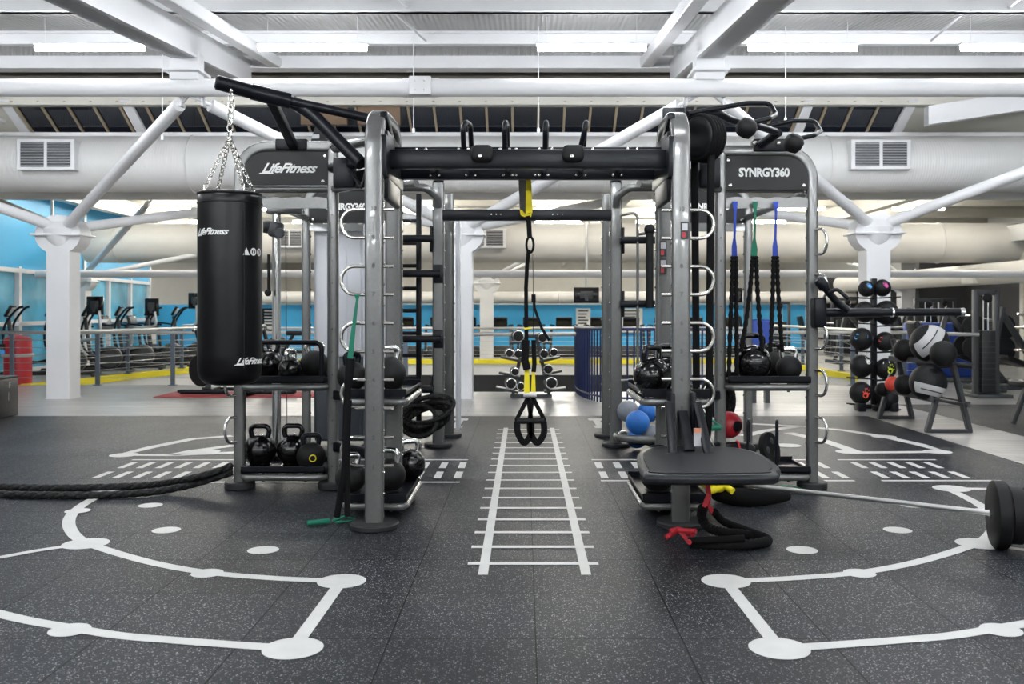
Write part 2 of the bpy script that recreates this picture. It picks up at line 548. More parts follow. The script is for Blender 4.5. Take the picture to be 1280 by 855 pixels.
b = B(); b.prism([wl(0, 2.05), wl(Lw, 2.05), wl(Lw, 2.05, .2), wl(0, 2.05, .2)], (0, 0, 2.2))
struct('wall_left', b, 'blue_wall', 0)
b = B()
nb = 6
for k in range(nb + 1):
    t = Lw * k / nb
    b.prism([wl(t - .06, 0, -.03), wl(t + .06, 0, -.03), wl(t + .06, 0, .1), wl(t - .06, 0, .1)], (0, 0, 2.1))
for z in (.02, .95, 1.98):
    b.prism([wl(0, z, -.03), wl(Lw, z, -.03), wl(Lw, z, .1), wl(0, z, .1)], (0, 0, .08))
for k in (0, 3, 6):
    t = Lw * k / nb
    b.prism([wl(t - .07, 2, -.04), wl(t + .07, 2, -.04), wl(t + .07, 2, 0), wl(t - .07, 2, 0)], (0, 0, 2))
w1 = struct('window_1', b, 'paint_w', 0)
b = B(); b.prism([wl(0, .05, .06), wl(Lw, .05, .06), wl(Lw, .05, .08), wl(0, .05, .08)], (0, 0, 1.95))
b.build('pane', 'pool_glass', w1, smooth=0)
# low blue wall at the far end
b = B(); b.box(-10.75, 8.2, 27, 27.2, 0, 1.42); struct('wall_far', b, 'blue_wall', 0)
b = B(); b.box(-10.75, 8.2, 26.95, 27.0, 0, .1); struct('baseboard_far', b, 'dark', 0)
b = B(); b.box(-14.2, -14, 16, 50, 0, 5); struct('wall_left', b, 'wall_w', 0)
b = B(); b.box(14, 14.2, 20, 50, 0, 5); struct('wall_right', b, 'wall_w', 0)
# charcoal wall on the right
b = B(); b.box(11, 11.2, 13, 27, 0, 2.75)
b.box(8.8, 11, 27, 27.2, 0, 2.3)
b.box(9.9, 11, 23.2, 23.4, 1.2, 2.6)
struct('wall_right', b, 'char_wall', 0)
b = B(); b.box(10.9, 11, 20.2, 20.36, 0, 2.75); b.box(10.92, 11, 13, 20.2, 1.55, 1.68); b.box(10.92, 11, 13, 20.2, .3, .36)
struct('trim_3', b, 'paint_beige', 0)
b = B(); b.box(10.95, 10.99, 13, 20.1, .36, 1.55)
struct('window_2', b, 'pool_glass', 0)
b = B(); b.box(10.6, 11.1, 13, 27, 2.75, 3.1); struct('trim_4', b, 'wall_w', 0)


# ================================================================== ROOF
def zr(y): return 4.66 + .1 * (max(y, 0) - 10.3)


b = B()
b.prism([(-14, 0, zr(0)), (-14, 13, zr(13)), (-14, 13, zr(13) + .2), (-14, 0, zr(0) + .2)], (28, 0, 0))
b.box(-14, 14, -7, 0, zr(0), zr(0) + .2)
struct('ceiling', b, 'deck', 0)
b = B(); b.box(-14, 14, 14.3, 50, 4.05, 4.2)
struct('ceiling', b, 'deck', 0)
ntrim = [10]


def trim(b, m, smooth=32):
    ntrim[0] += 1
    return struct('trim_%d' % ntrim[0], b, m, smooth)


# cross purlins
for y in (2.4, 4.3, 6.1, 8.0, 9.93, 11.8):
    z = zr(y)
    b = B(); b.box(-14, 14, y, y + .07, z - .17, z + .01); b.box(-14, 14, y - .035, y + .07, z - .17, z - .145); b.box(-14, 14, y - .035, y, z - .03, z)
    trim(b, 'paint_w', 0)
b = B(); b.box(-14, 14, 12.62, 12.7, 4.66, zr(12.7)); trim(b, 'deck', 0)
b = B(); b.box(-14, 14, 12.42, 12.62, 4.5, 4.67); b.box(-14, 14, 12.36, 12.42, 4.49, 4.52); trim(b, 'paint_w', 0)
b = B(); b.box(-14, 14, 13.06, 13.1, 4.25, 5.0); trim(b, 'recess', 0)
b = B(); b.box(-14, 14, 12.98, 13.05, 4.12, 4.3); b.box(-14, 14, 12.9, 13.05, 4.12, 4.15); trim(b, 'paint_beige', 0)
# sag rods between purlins
for xx in (-1.55, 4.9, -7.3):
    b = B()
    for y in (8.07, 10.0):
        b.tube([(xx, y, zr(y) - .03), (xx + .3, y + 1.85, zr(y + 1.85) - .12)], .016, 8)
    trim(b, 'paint_w')
# roof glazing strip
b = B(); b.prism([(-7.3, 13.0, 4.2), (-7.3, 13.62, 3.84), (-7.3, 13.64, 3.87), (-7.3, 13.02, 4.23)], (12.7, 0, 0))
gl = struct('window_3', b, 'glass_dark', 0)
b = B()
x = -7.2
k = 0
while x < 5.3:
    if not (-4.0 < x < -3.2 or 1.7 < x < 2.4):
        b.sweep([(x, 12.98, 4.19), (x, 13.60, 3.83)], rrect(.03, .035, .004, 1))
    x += .37
b.build('glazing_bar', 'wood_mull', gl, smooth=0)
b = B()
for x in (-5.6, 4.0, 5.45, -7.3):
    b.sweep([(x, 12.97, 4.19), (x, 13.60, 3.83)], rrect(.05, .14, .004, 1))
b.build('glazing_frame', 'paint_w', gl, smooth=0)
b = B(); b.prism([(-14, 13.0, 4.2), (-14, 13.62, 3.84), (-14, 13.64, 3.87), (-14, 13.02, 4.23)], (6.7, 0, 0))
b.prism([(5.4, 13.0, 4.2), (5.4, 13.62, 3.84), (5.4, 13.64, 3.87), (5.4, 13.02, 4.23)], (8.6, 0, 0))
struct('ceiling', b, 'paint_beige', 0)
b = B(); b.prism([(-14, 13.62, 3.84), (-14, 14.3, 4.05), (-14, 14.3, 4.1), (-14, 13.64, 3.9)], (28, 0, 0))
struct('ceiling', b, 'paint_beige', 0)
b = B(); b.box(-14, 14, 13.5, 13.6, 3.76, 3.85); trim(b, 'paint_w', 0)
b = B(); b.box(-2.35, -1.75, 13.02, 13.1, 3.87, 4.14); b.box(-3.15, -2.5, 13.02, 13.1, 3.87, 4.14); trim(b, 'brown', 0)


# rafters: sloping boxes that run from above the camera to the pipe
def rafter(x0, wd=.2, dep=.34, y0=-6.5, y1=12.4, sx=0.):
    b = B()
    for (a, bb) in ((y0, 0), (0, y1)):
        z0, z1 = zr(a) - .27, zr(bb) - .27
        vs = []
        for y, z in ((a, z0), (bb, z1)):
            x = x0 + sx * (y - 10.3)
            vs += [(x - wd / 2, y, z), (x + wd / 2, y, z), (x + wd / 2, y, z - dep), (x - wd / 2, y, z - dep)]
        b.add(vs, [[0, 1, 5, 4], [1, 2, 6, 5], [2, 3, 7, 6], [3, 0, 4, 7], [0, 3, 2, 1], [4, 5, 6, 7]])
        for s_ in (-1, 1):   # bottom flange lips
            vs = []
            for y, z in ((a, z0 - dep), (bb, z1 - dep)):
                x = x0 + sx * (y - 10.3)
                vs += [(x - wd * .75, y, z + .03), (x + wd * .75, y, z + .03), (x + wd * .75, y, z), (x - wd * .75, y, z)]
        b.add(vs, [[0, 1, 5, 4], [1, 2, 6, 5], [2, 3, 7, 6], [3, 0, 4, 7], [0, 3, 2, 1], [4, 5, 6, 7]])
    return b


XB = [-9.5, -3.76, 2.05, 7.9]      # rafter / bracing bays
for x in XB:
    trim(rafter(x), 'paint_w', 0)
    b = B()   # second, lighter sloping beam beside the rafter
    for (a, bb) in ((0, 12.6),):
        b.sweep([(x + (.42 if x < 0 else -.42), a, zr(a) - .3), (x + (.42 if x < 0 else -.42), bb, zr(bb) - .3)], rrect(.16, .14, .01, 1), up=(1, 0, 0))
    trim(b, 'paint_w', 0)
    # stub that sits on the pipe
    b = B(); b.box(x - .16, x + .16, 10.2, 10.4, 3.8, 4.1, .01); b.box(x - .2, x + .2, 10.1, 10.5, 3.88, 3.91)
    trim(b, 'paint_w', 0)
# haunched deep beams right of the glazing (lower roof)
b = B()
b.prism([(5.55, 12.7, 4.06), (8.6, 12.5, 4.5), (8.6, 12.5, 4.25), (5.55, 12.7, 3.8)], (0, .15, 0)); trim(b, 'paint_w', 0)
b = B(); b.prism([(-7.9, 12.7, 3.9), (-7.2, 12.7, 3.9), (-7.2, 12.7, 3.5 + .35), (-7.9, 12.7, 3.5 + .35)], (0, .15, 0)); trim(b, 'paint_w', 0)

# big horizontal pipe with sleeve joints
pr = thing('bracing_pipe', 'thick white steel pipe running right across the hall below the rafters', 'pipe', (0, 10.3, 3.73))
b = B(); b.tube([(-14, 10.3, 3.73), (14, 10.3, 3.73)], .098, 20); b.build('pipe_run', 'paint_w', pr, (0, 10.3, 3.73))
zc = 3.73
b = B(); b.tube([(-1.35, 10.3, zc), (-.95, 10.3, zc)], .106, 16)
for xx in (-1.15,):
    b.box(xx - .12, xx + .12, 10.17, 10.23, zc - .1, zc + .1, .006)
    for i in (-1, 1):
        for j in (-1, 1): b.sphere((xx + i * .05, 10.165, zc + j * .05), .014, 8)
b.build('bolted_sleeve', 'paint_w', pr, (0, 10.3, 3.73))


# ------------------------------------------------------------------ columns with branching braces
def column(x, y, w_, ztop, braces, label, small=False):
    t = thing('branching_column', label, 'column', (x, y, 0), group=None)
    o = (x, y, 0)
    b = B(); b.box(x - w_ / 2, x + w_ / 2, y - w_ / 2, y + w_ / 2, 0, ztop - .12, .008, 1)
    b.box(x - w_ / 2 - .01, x + w_ / 2 + .01, y - w_ / 2 - .01, y + w_ / 2 + .01, 0, .012)
    b.build('post', 'paint_w', t, o)
    b = B()
    r = w_ * .98
    # upright half discs and the flat plate of the node
    def disc(nx):
        pts = []
        for k in range(24):
            a = 2 * PI * k / 24
            cx_, cz = r * math.cos(a), r * .86 * math.sin(a)
            if nx: pts.append((x + cx_, y - .03, ztop + .02 + cz))
            else: pts.append((x - .03, y + cx_, ztop + .02 + cz))
        return pts
    b.prism([p + Vector((0, -w_ * .42, 0)) for p in [Vector(q) for q in disc(True)]], (0, w_ * 1.0, 0))
    b.lathe([(r * .5, ztop - .16), (r * .8, ztop), (r * .82, ztop + .1), (r * .6, ztop + .2), (.02, ztop + .22)], 20, (x, y, 0))
    b.box(x - r * 1.08, x + r * 1.08, y - r * .8, y + r * .8, ztop - .0, ztop + .03, .01)
    b.build('node_plate', 'paint_w', t, o)
    for (ex, ey, ez, rr) in braces:
        p0 = Vector((x, y, ztop + .1)); p1 = Vector((ex, ey, ez)); d = (p1 - p0); L_ = d.length; d.normalize()
        b = B()
        b.tube([p0 + d * .22, p1 - d * .28], rr, 14)
        b.tube([p0 + d * .02, p0 + d * .3], rr * .45, 8)
        b.tube([p1 - d * .3, p1 - d * .02], rr * .3, 8)
        b.obox(p1 - d * .2, (.03, .12, .12), None, .01)
        b.build('brace', 'paint_w', t, o)
    return t


yc, zt = 13.2, 2.3
cols = [(-6.58, 'white square column at the left with tubular branches behind the red bin'), (-.9, 'white square column seen through the left half of the rig'),
        (4.88, 'white square column directly behind the medicine ball tree')]
for x, lab in cols:
    y_ = 13.2 if x < 4 else 12.9
    if x == -6.58: y_ = 13.2
    br = [(x + 2.85, 10.3, 3.66, .075), (x - 2.85, 10.3, 3.66, .075), (x + 2.85, 16.2, 3.24, .07), (x - 2.85, 16.2, 3.24, .07)]
    if x > 4: br = [(2.1, 10.3, 3.66, .075), (7.9, 10.3, 3.66, .075), (2.1, 16.2, 3.24, .07), (7.7, 16.2, 3.24, .07)]
    column(x, y_, .33, zt, br, lab)
    if x == 4.88: pass
for x, y_, lab in ((-9.45, 19.75, 'farther white column among the exercise machines at the left'), (-1.0, 24.6, 'slim white column in front of the blue far wall, left of the hanging straps'), (9.9, 24.0, 'distant white column near the charcoal wall'),):
    br = [(x + 2.6, 21.8, 3.3, .055), (x - 2.6, 21.8, 3.3, .055), (x + 2.6, 27.2, 3.3, .05), (x - 2.6, 27.2, 3.3, .05)]
    if x < -9: br = [(-6.52, 16.2, 3.2, .06), (-6.9, 20.4, 2.55, .055)]
    column(x, y_, .35 if x > -9 else .28, 1.95 if x > -9 else 1.85, br, lab)
# second row horizontal pipe
b = B(); b.tube([(-9.6, 18.2, 1.97), (9.8, 18.2, 1.97)], .075, 14)
tag(b.build('bracing_pipe', 'paint_w', None, (0, 18.2, 1.97)), 'white pipe crossing low behind the rig, in front of the far ceiling lights', 'pipe')
b = B(); b.tube([(-9.4, 16.2, 3.27), (13, 16.2, 3.27)], .085, 14)
tag(b.build('bracing_pipe', 'paint_w', None, (0, 16.2, 3.7)), 'white pipe just below the big air duct, carrying the rear braces', 'pipe')

# ================================================================== AIR DUCTS
def duct(label, y, z, r, x0, x1, rings, m, vents=()):
    t = thing('air_duct', label, 'duct', (0, y, z)); o = (0, y, z)
    b = B(); b.tube([(x0, y, z), (x1, y, z)], r, 40); b.build('duct_run', m, t, o)
    for xr in rings:
        b = B(); b.tube([(xr, y + (r + .008) * math.cos(a), z + (r + .008) * math.sin(a)) for a in [2 * PI * k / 40 for k in range(40)]], .012, 6, closed=True)
        b.build('joint_ring', m, t, o)
    for (vx, vw, vh) in vents:
        b = B(); dz = 0.06 * r / .42
        yf = y - r * .98 - .11 * r / .42
        b.box(vx - vw / 2, vx + vw / 2, yf, y - r * .7, z + dz - vh / 2, z + dz + vh / 2, .006, 1)
        v = b.build('vent_grille', 'paint_w', t, o)
        b = B()
        for s_ in (-1, 1):
            b.box(vx + s_ * vw * .23 - vw * .2, vx + s_ * vw * .23 + vw * .2, yf - .004, yf + .002, z + dz - vh * .4, z + dz + vh * .4)
        b.build('dark_opening', 'frame_d', v, o, smooth=0)
        b = B()
        for k in range(9):
            zz = z + dz - vh * .36 + k * vh * .09
            for s_ in (-1, 1):
                b.obox((vx + s_ * vw * .23, yf - .008, zz), (vw * .4, .018, .007), (.5, 0, 0))
        b.build('louvre', 'lgrey', v, o, smooth=0)
    return t


duct('large white spiral air duct with two grilles spanning the hall above the rig', 13.6, 3.4, .41, -14, 14,
     (-7.75, -4.85, -2.0, 1.35, 4.4, 7.4), 'duct', ((-6.78, .82, .44), (5.05, .85, .42)))
duct('cream air duct behind the first, ending in the blue room at the left', 20.6, 2.75, .44, -9.7, 13, (-9, -6.2, -3.2, 2.9, 7.3, 9.2), 'duct2', ((-.85, .9, .42), (-5.1, .6, .4)))
duct('thin cream duct running just above the far blue wall', 26.6, 1.62, .17, -8.3, 9.5, (-4, 1, 6), 'duct2')
# diagonal duct to the right
t = thing('air_duct', 'cream duct running diagonally away beside the charcoal wall', 'duct', (9.6, 18, 2.4))
b = B(); b.tube([(10.3, 15.6, 2.05), (9.9, 20.6, 2.03), (9.2, 26.9, 2.0)], .23, 24); b.build('duct_run', 'duct2', t, (9.6, 18, 2.4))
b = B(); b.obox((9.85, 20.2, 2.0), (.4, .4, .34), (0, 0, .2), .01); b.build('vent_box', 'duct2', t, (9.6, 18, 2.4))

# ================================================================== CEILING LIGHTS
def light_proto(m):
    t = thing('ceiling_light', 'x', 'ceiling light')
    b = B(); b.box(-.62, .62, -.03, .03, .036, .062, .006, 1)
    b.tube([(-.5, 0, .08), (-.5, 0, .35)], .004, 6); b.tube([(.5, 0, .08), (.5, 0, .35)], .004, 6)
    b.build('batten', 'paint_w', t)
    b = B(); b.tube([(-.6, 0, 0), (.6, 0, 0)], .034, 12); b.build('lit_tube', m, t, smooth=60)
    return t


ORD = ['first', 'second', 'third', 'fourth', 'fifth', 'sixth', 'seventh', 'eighth', 'ninth', 'tenth', 'eleventh', 'twelfth']
near_x = (-7.6, -4.84, -2.36, .75, 3.1, 5.47, 8.2)
p1 = light_proto('tube'); first = True
for ri, y in enumerate((10.3, 7.3, 4.3, 1.3, -1.7, -4.7)):
    for ci, x in enumerate(near_x):
        z = 4.17 + .1 * (max(y, 0) - 10.3)
        place = ['above the thick pipe', 'over the rig front', 'over the floor lines', 'over the camera', 'behind the camera', 'farthest behind the camera'][ri]
        lab = 'lit white fluorescent batten %s, %s from left' % (place, ORD[ci])
        if first: o = p1; o.location = (x, y, z); o['label'] = lab; first = False
        else: dup(p1, (x, y, z), None, lab)
        (p1 if False else None)
for o in list(col.objects):
    if o.name.startswith('ceiling_light'): o['group'] = 'ceiling battens over the rig'
p2 = light_proto('tube_far'); first = True
for ri, y in enumerate((18.4, 21.6, 24.8, 28.6, 32.5, 37.5, 44)):
    for ci, x in enumerate((-8.4, -5.6, -2.6, .9, 3.6, 6.4, 9.2)):
        z = 3.62
        lab = 'strip light under far ceiling, %s row beyond duct, %s from left' % (ORD[ri], ORD[ci])
        if first: o = p2; o.location = (x, y, z); o['label'] = lab; first = False
        else: o = dup(p2, (x, y, z), None, lab)
        o['group'] = 'strip lights under the far ceiling'
# far cross beams
for y in (17.2, 19.6, 22.6, 25.4, 28, 31, 34, 38, 42, 47):
    b = B(); b.box(-14, 14, y - .06, y + .06, 3.82, 4.05); b.box(-14, 14, y - .12, y + .12, 3.8, 3.83); trim(b, 'paint_beige', 0)
for x in (-9.5, -3.76, 2.05, 7.9):
    b = B(); b.box(x - .12, x + .12, 14.5, 49, 3.5, 3.85); trim(b, 'paint_beige', 0)

# hanging rods for cords
for (px, py0, py1, d, lab) in ((517, 88, 163, 11.5, 'thin white pull cord hanging left of centre above the rig'), (673, 88, 163, 11.5, 'thin white pull cord hanging near the centre above the rig'), (982, 86, 150, 11.5, 'thin white pull cord hanging above the right sign panel'), (203, 90, 172, 11.5, 'thin white pull cord hanging above the left brace')):
    b = B(); a = P(px, py0, d); a.z = zr(d); e = P(px, py1, d); b.tube([a, e], .006, 6); b.lathe([(.004, .04), (.018, .02), (.02, -.03), (.004, -.04)], 10, e)
    tag(b.build('pull_cord', 'paint_w', None, a), lab, 'cord')

# ================================================================== FLOOR MARKINGS
def ribbon(b, pts, wd, z=.0022, closed=False):
    pts = [Vector((p[0], p[1], 0)) for p in pts]; n = len(pts); vs = []
    for i in range(n):
        if closed: t = pts[(i + 1) % n] - pts[i - 1]
        else: t = pts[min(i + 1, n - 1)] - pts[max(i - 1, 0)]
        t.normalize(); q = Vector((-t.y, t.x, 0)) * wd / 2
        vs += [pts[i] + q + Vector((0, 0, z)), pts[i] - q + Vector((0, 0, z))]
    fs = [[2 * i, 2 * i + 1, 2 * i + 3, 2 * i + 2] for i in range(n - 1)]
    b.add(vs, fs)


def dot(b, x, y, r, z=.0026, n=32):
    b.add([(x + r * math.cos(2 * PI * k / n), y + r * math.sin(2 * PI * k / n), z) for k in range(n)], [list(range(n))])


def mark(b, label):
    o = b.build('floor_marking', 'paint_mark', None, smooth=0); o['kind'] = 'structure'; return o


def mir(p, s): return (p.x if s < 0 else 2 * XC - p.x, p.y)


# ladder
b = B()
for x in (-.196, .292): ribbon(b, [(x, 4.366), (x, 9.83)], .047)
for k in range(17): ribbon(b, [(XC - .322, 4.56 + .32 * k), (XC + .322, 4.56 + .32 * k)], .05, .0032)
mark(b, '')
# star tracks
for s in (-1, 1):
    b = B()
    A_, B_, C_, D_, E_, H_ = [G(*p) for p in ((366, 811), (427, 727), (87, 788), (259, 717), (107, 680), (97, 639))]
    def R(pp): return [mir(Vector((q[0], q[1], 0)), s) for q in smooth_path([G(*p) for p in pp], 8)]
    ribbon(b, [mir(A_, s), mir(B_, s)], .058)
    ribbon(b, R([(366, 811), (300, 807), (220, 801), (150, 795), (87, 785), (40, 777), (0, 768), (-60, 752)]), .066)
    ribbon(b, R([(427, 727), (340, 723), (259, 716), (200, 706), (150, 693), (107, 679)]), .066)
    ribbon(b, R([(107, 680), (92, 668), (86, 655), (90, 643), (104, 631), (120, 622), (140, 612)]), .07)
    ribbon(b, R([(140, 611), (70, 612), (0, 613), (-40, 613)]), .07, .0036); dot(b, *mir(G(137, 611), s), .125)
    ribbon(b, R([(107, 680), (50, 688), (0, 697), (-60, 706)]), .055)
    for p, r in ((A_, .112), (B_, .112), (C_, .078), (D_, .075), (E_, .12), (H_, .075), (G(329, 688), .08), (G(208, 663), .078), (G(188, 632), .075)):
        dot(b, *mir(p, s), r)
    mark(b, '')
# far lines behind the rig
b = B()
for pp in ([(290, 545), (240, 549), (190, 559), (150, 569), (215, 569), (292, 566)], [(215, 569), (240, 564), (292, 557)]):
    ribbon(b, [G(*p)[:2] for p in pp], .12)
dot(b, *G(255, 565)[:2], .14); dot(b, *G(155, 569)[:2], .12); dot(b, *G(296, 557)[:2], .0)if 0 else None
mark(b, '')
b = B()
for pp in ([(940, 530), (1000, 533), (1055, 538), (1105, 546), (1150, 556), (1180, 565), (1060, 566)], [(985, 541), (1030, 551), (1070, 565)], [(1000, 533), (960, 538), (930, 545)]):
    ribbon(b, [G(*p)[:2] for p in pp], .12)
for p in ((1062, 565), (1172, 565), (1105, 546), (985, 557)): dot(b, *G(*p)[:2], .12)
mark(b, '')
# dashed tracks to both sides
for s in (-1, 1):
    b = B()
    if s < 0: segs = [((-3.28, -.47), 7.73), ((-2.27, -.47), 6.72)]; rng = (-3.2, -.5)
    else: segs = [((.56, 2.42), 7.73), ((2.62, 3.44), 7.73), ((.56, 2.42), 6.78), ((2.62, 3.5), 6.78)]; rng = (.6, 3.44)
    for (xa, xb), y in segs: ribbon(b, [(xa, y), (xb, y)], .045)
    x = rng[0]
    while x <= rng[1]:
        if not (s > 0 and 2.4 < x < 2.62):
            ribbon(b, [(x, 7.32), (x, 7.6)], .055); ribbon(b, [(x, 6.88), (x, 7.16)], .055)
        x += .15
    mark(b, '')
for s in (-1, 1):
    b = B()
    q = lambda px, py: mir(G(px, py), s)
    ribbon(b, [q(560, 524.5), (q(585, 524.5))], .2); ribbon(b, [q(552, 534), q(578, 534)], .2, .0032); ribbon(b, [q(576, 524), q(570, 534)], .08, .0038)
    mark(b, '')

# ================================================================== THE TRAINING RIG
RO = (XC, 7.0, 0)
rig = thing('training_rig', 'silver and black multi-station training rig standing in the middle of the rubber floor', 'exercise rig', RO)


def rp(b, name, m, parent=None, smooth=32):
    return b.build(name, m, parent if parent is not None else rig, RO, smooth)


ROWZ = [.34 + (.1 - .1)] and [1.25 - (py - 388) * 5.3 / F for py in (583, 547, 511, 475, 439.5, 404, 368, 332.5, 297, 261)]


def ring_u(b, x, y, z, out, r=.0105, w_=.142, h=.163, rz=0., back=.1):
    """U handle through the upright: straight rods joined by a half circle"""
    R = Matrix.Rotation(rz, 3, 'Z')
    hh = h / 2; pts = [(-back * out, 0, hh), (w_ * .45 * out, 0, hh)]
    for k in range(1, 12):
        a = PI / 2 - PI * k / 12
        pts.append(((w_ * .45 + w_ * .55 * math.cos(a)) * out, 0, hh * math.sin(a)))
    pts += [(w_ * .45 * out, 0, -hh), (-back * out, 0, -hh)]
    b.tube([R @ Vector(p) + Vector((x, y, z)) for p in pts], r, 10)


def foot(b, x, y, rx=.14, h=.035):
    b.lathe([(rx * .9, 0), (rx, .006), (rx, h - .008), (rx * .95, h), (.02, h)], 32, (x, y, 0))


SEC = rrect(.074, .108, .02, 4)      # depth x width of an upright
for side, x0, x1, yf, yb in ((-1, -.862, -.842, 5.32, 5.97), (1, .905, .9, 5.36, 5.97)):
    b = B()
    ztop = 2.44 - .04
    pts = arc_path([(x0, yf, .03), (x0, yf, ztop), (x1, yb, ztop), (x1, yb, .03)], .2, 8)
    b.sweep(pts, SEC, up=(0, 1, 0))
    ef = rp(b, 'end_frame', 'silver')
    for (x, y) in ((x0, yf), (x1, yb)):
        b = B(); foot(b, x, y); rp(b, 'rubber_foot', 'foot', ef)
    # holes, screws and numbers
    for i, z in enumerate(ROWZ):
        b = B(); text_on(b, str(i + 1), .034, lambda u, v, x0=x0, z=z: (x0 + u, yf - .0385, z + v), 0, .0012)
        rp(b, 'numeral', 'dark_print', ef, 0)
    b = B()
    for z in [.2 + .12 * k for k in range(18)]:
        b.lathe([(.008, 0), (.007, .006), (.001, .008)], 8, (x1 - side * .054, yb, z), (-side, 0, 0))
        b.lathe([(.007, 0), (.006, .004), (.001, .005)], 8, (x0 - side * .054, yf, z), (-side, 0, 0))
    rp(b, 'screw', 'chrome_warm', ef)
    for k in range(5):
        b = B(); zc_ = (ROWZ[2 * k] + ROWZ[2 * k + 1]) / 2
        ring_u(b, x0 + side * .05, yf, zc_, side, back=.16)
        rp(b, 'handle_ring', 'chrome_warm', ef)
    if side > 0:
        for (px, py, yy) in ((856, 288, 5.32), (829, 311, 5.925), (829, 333, 5.925)):
            d = yy - .004; p = P(px, py, d); b = B(); hw = .021 if yy < 5.5 else .022
            b.box(p.x - hw, p.x + hw, d - .002, d + .004, p.z - .05, p.z + .05)
            lb = rp(b, 'warning_label', 'dark_print', ef, 0)
            b = B(); b.box(p.x - hw * .75, p.x + hw * .75, d - .004, d - .002, p.z + .0, p.z + .04)
            rp(b, 'label_picture', 'lgrey', lb, 0)
            b = B(); b.box(p.x - hw * .7, p.x + hw * .2, d - .004, d - .002, p.z - .04, p.z - .01)
            rp(b, 'label_bar', 'red', lb, 0)
    # inner dark gusset plate near the top, joining beams to the uprights
    b = B(); b.box(x0 - side * .02, x0 - side * .075, yf - .03, yb + .05, 2.02, 2.26, .01)
    b.box(x0 - side * .03, x0 - side * .07, yf + .06, yb - .06, 1.6 + .3, 2.3, .01)
    rp(b, 'gusset_plate', 'black')
    # tilted black cover under the arch
    b = B(); b.obox((x0 - side * .045, yf + .2, 2.33), (.05, .34, .05), (-.35, 0, 0), .015)
    b.obox((x0 - side * .045, yf + .24, 2.12), (.03, .1, .28), (-.3, 0, 0), .008)
    rp(b, 'arch_cover', 'black')

XL, XR = -.80, .85
# front and rear crossbeams with the rungs of the monkey bars
b = B(); b.box(XL, XR, 5.42, 5.50, 2.085, 2.195, .01); fb = rp(b, 'crossbeam', 'black')
b = B(); b.box(XL, XR, 5.90, 5.98, 2.09, 2.175, .01); b.box(XL, XR, 5.62, 5.7, 2.21, 2.245, .008); rp(b, 'crossbeam', 'black')
for px in (602, 717):
    p = P(px, 190.5, 5.36); b = B()
    b.obox((p.x, 5.395, p.z), (.125, .06, .1), None, .035, 4)
    gp = rp(b, 'grip_pad', 'rubber', fb, 60)
    b = B(); b.lathe([(.011, 0), (.01, .006), (.001, .008)], 12, (p.x - .01, 5.365, p.z - .02), (0, -1, 0)); rp(b, 'bolt', 'chrome_warm', fb)
for px in (543, 589, 635, 680, 726, 772):
    x = (px - CX) * 5.95 / F
    b = B(); b.tube([(x, 5.46, 2.12), (x, 5.94, 2.145)], .017, 10); rp(b, 'rung', 'black')
b = B()
for px in (538, 549, 583, 594, 629, 640, 645, 669, 674, 685, 720, 731, 766, 777):
    p = P(px, 219, 5.9); b.lathe([(.009, 0), (.008, .005), (.001, .007)], 10, (p.x, 5.9, p.z), (0, -1, 0))
for px in (520, 532, 573, 585, 625, 637, 645, 674, 690, 741, 785, 797):
    p = P(px, 184, 5.6); b.lathe([(.009, 0), (.008, .005), (.001, .007)], 10, (p.x, 5.62, 2.232), (0, -1, 0))
rp(b, 'screw', 'chrome_warm')
for px, lean in ((578, .01), (630.5, .005), (682, -.003), (734, -.03)):
    x = (px - CX) * 5.5 / F
    x2 = x + (.035 if px < 600 else .012 if px < 650 else .01 if px < 700 else .0)
    b = B(); pts = arc_path([(x + (0 if px < 700 else -.04), 5.66, 2.2), (x, 5.5, 2.385), (x2, 5.7, 2.39), (x2, 5.94, 2.17)], .05, 6)
    b.tube(pts, .016, 12); rp(b, 'pull_up_loop', 'black', None, 60)
# spine beam running back to the rear crossbeam
b = B(); b.box(-.04, .04, 5.98, 8.5, 2.1, 2.18, .008); rp(b, 'spine_beam', 'black')
p0 = P(553, 270, 8.5); p1_ = P(764, 270, 8.5)
b = B(); b.box(p0.x, p1_.x, 8.46, 8.56, 2.075, 2.175, .01)
rb = rp(b, 'crossbeam', 'black')
b = B()
for px in (614, 620, 626, 691, 697, 703): b.lathe([(.008, 0), (.007, .004), (.001, .006)], 8, ((px - CX) * 8.46 / F, 8.46, 2.128), (0, -1, 0))
rp(b, 'screw', 'chrome_warm', rb)

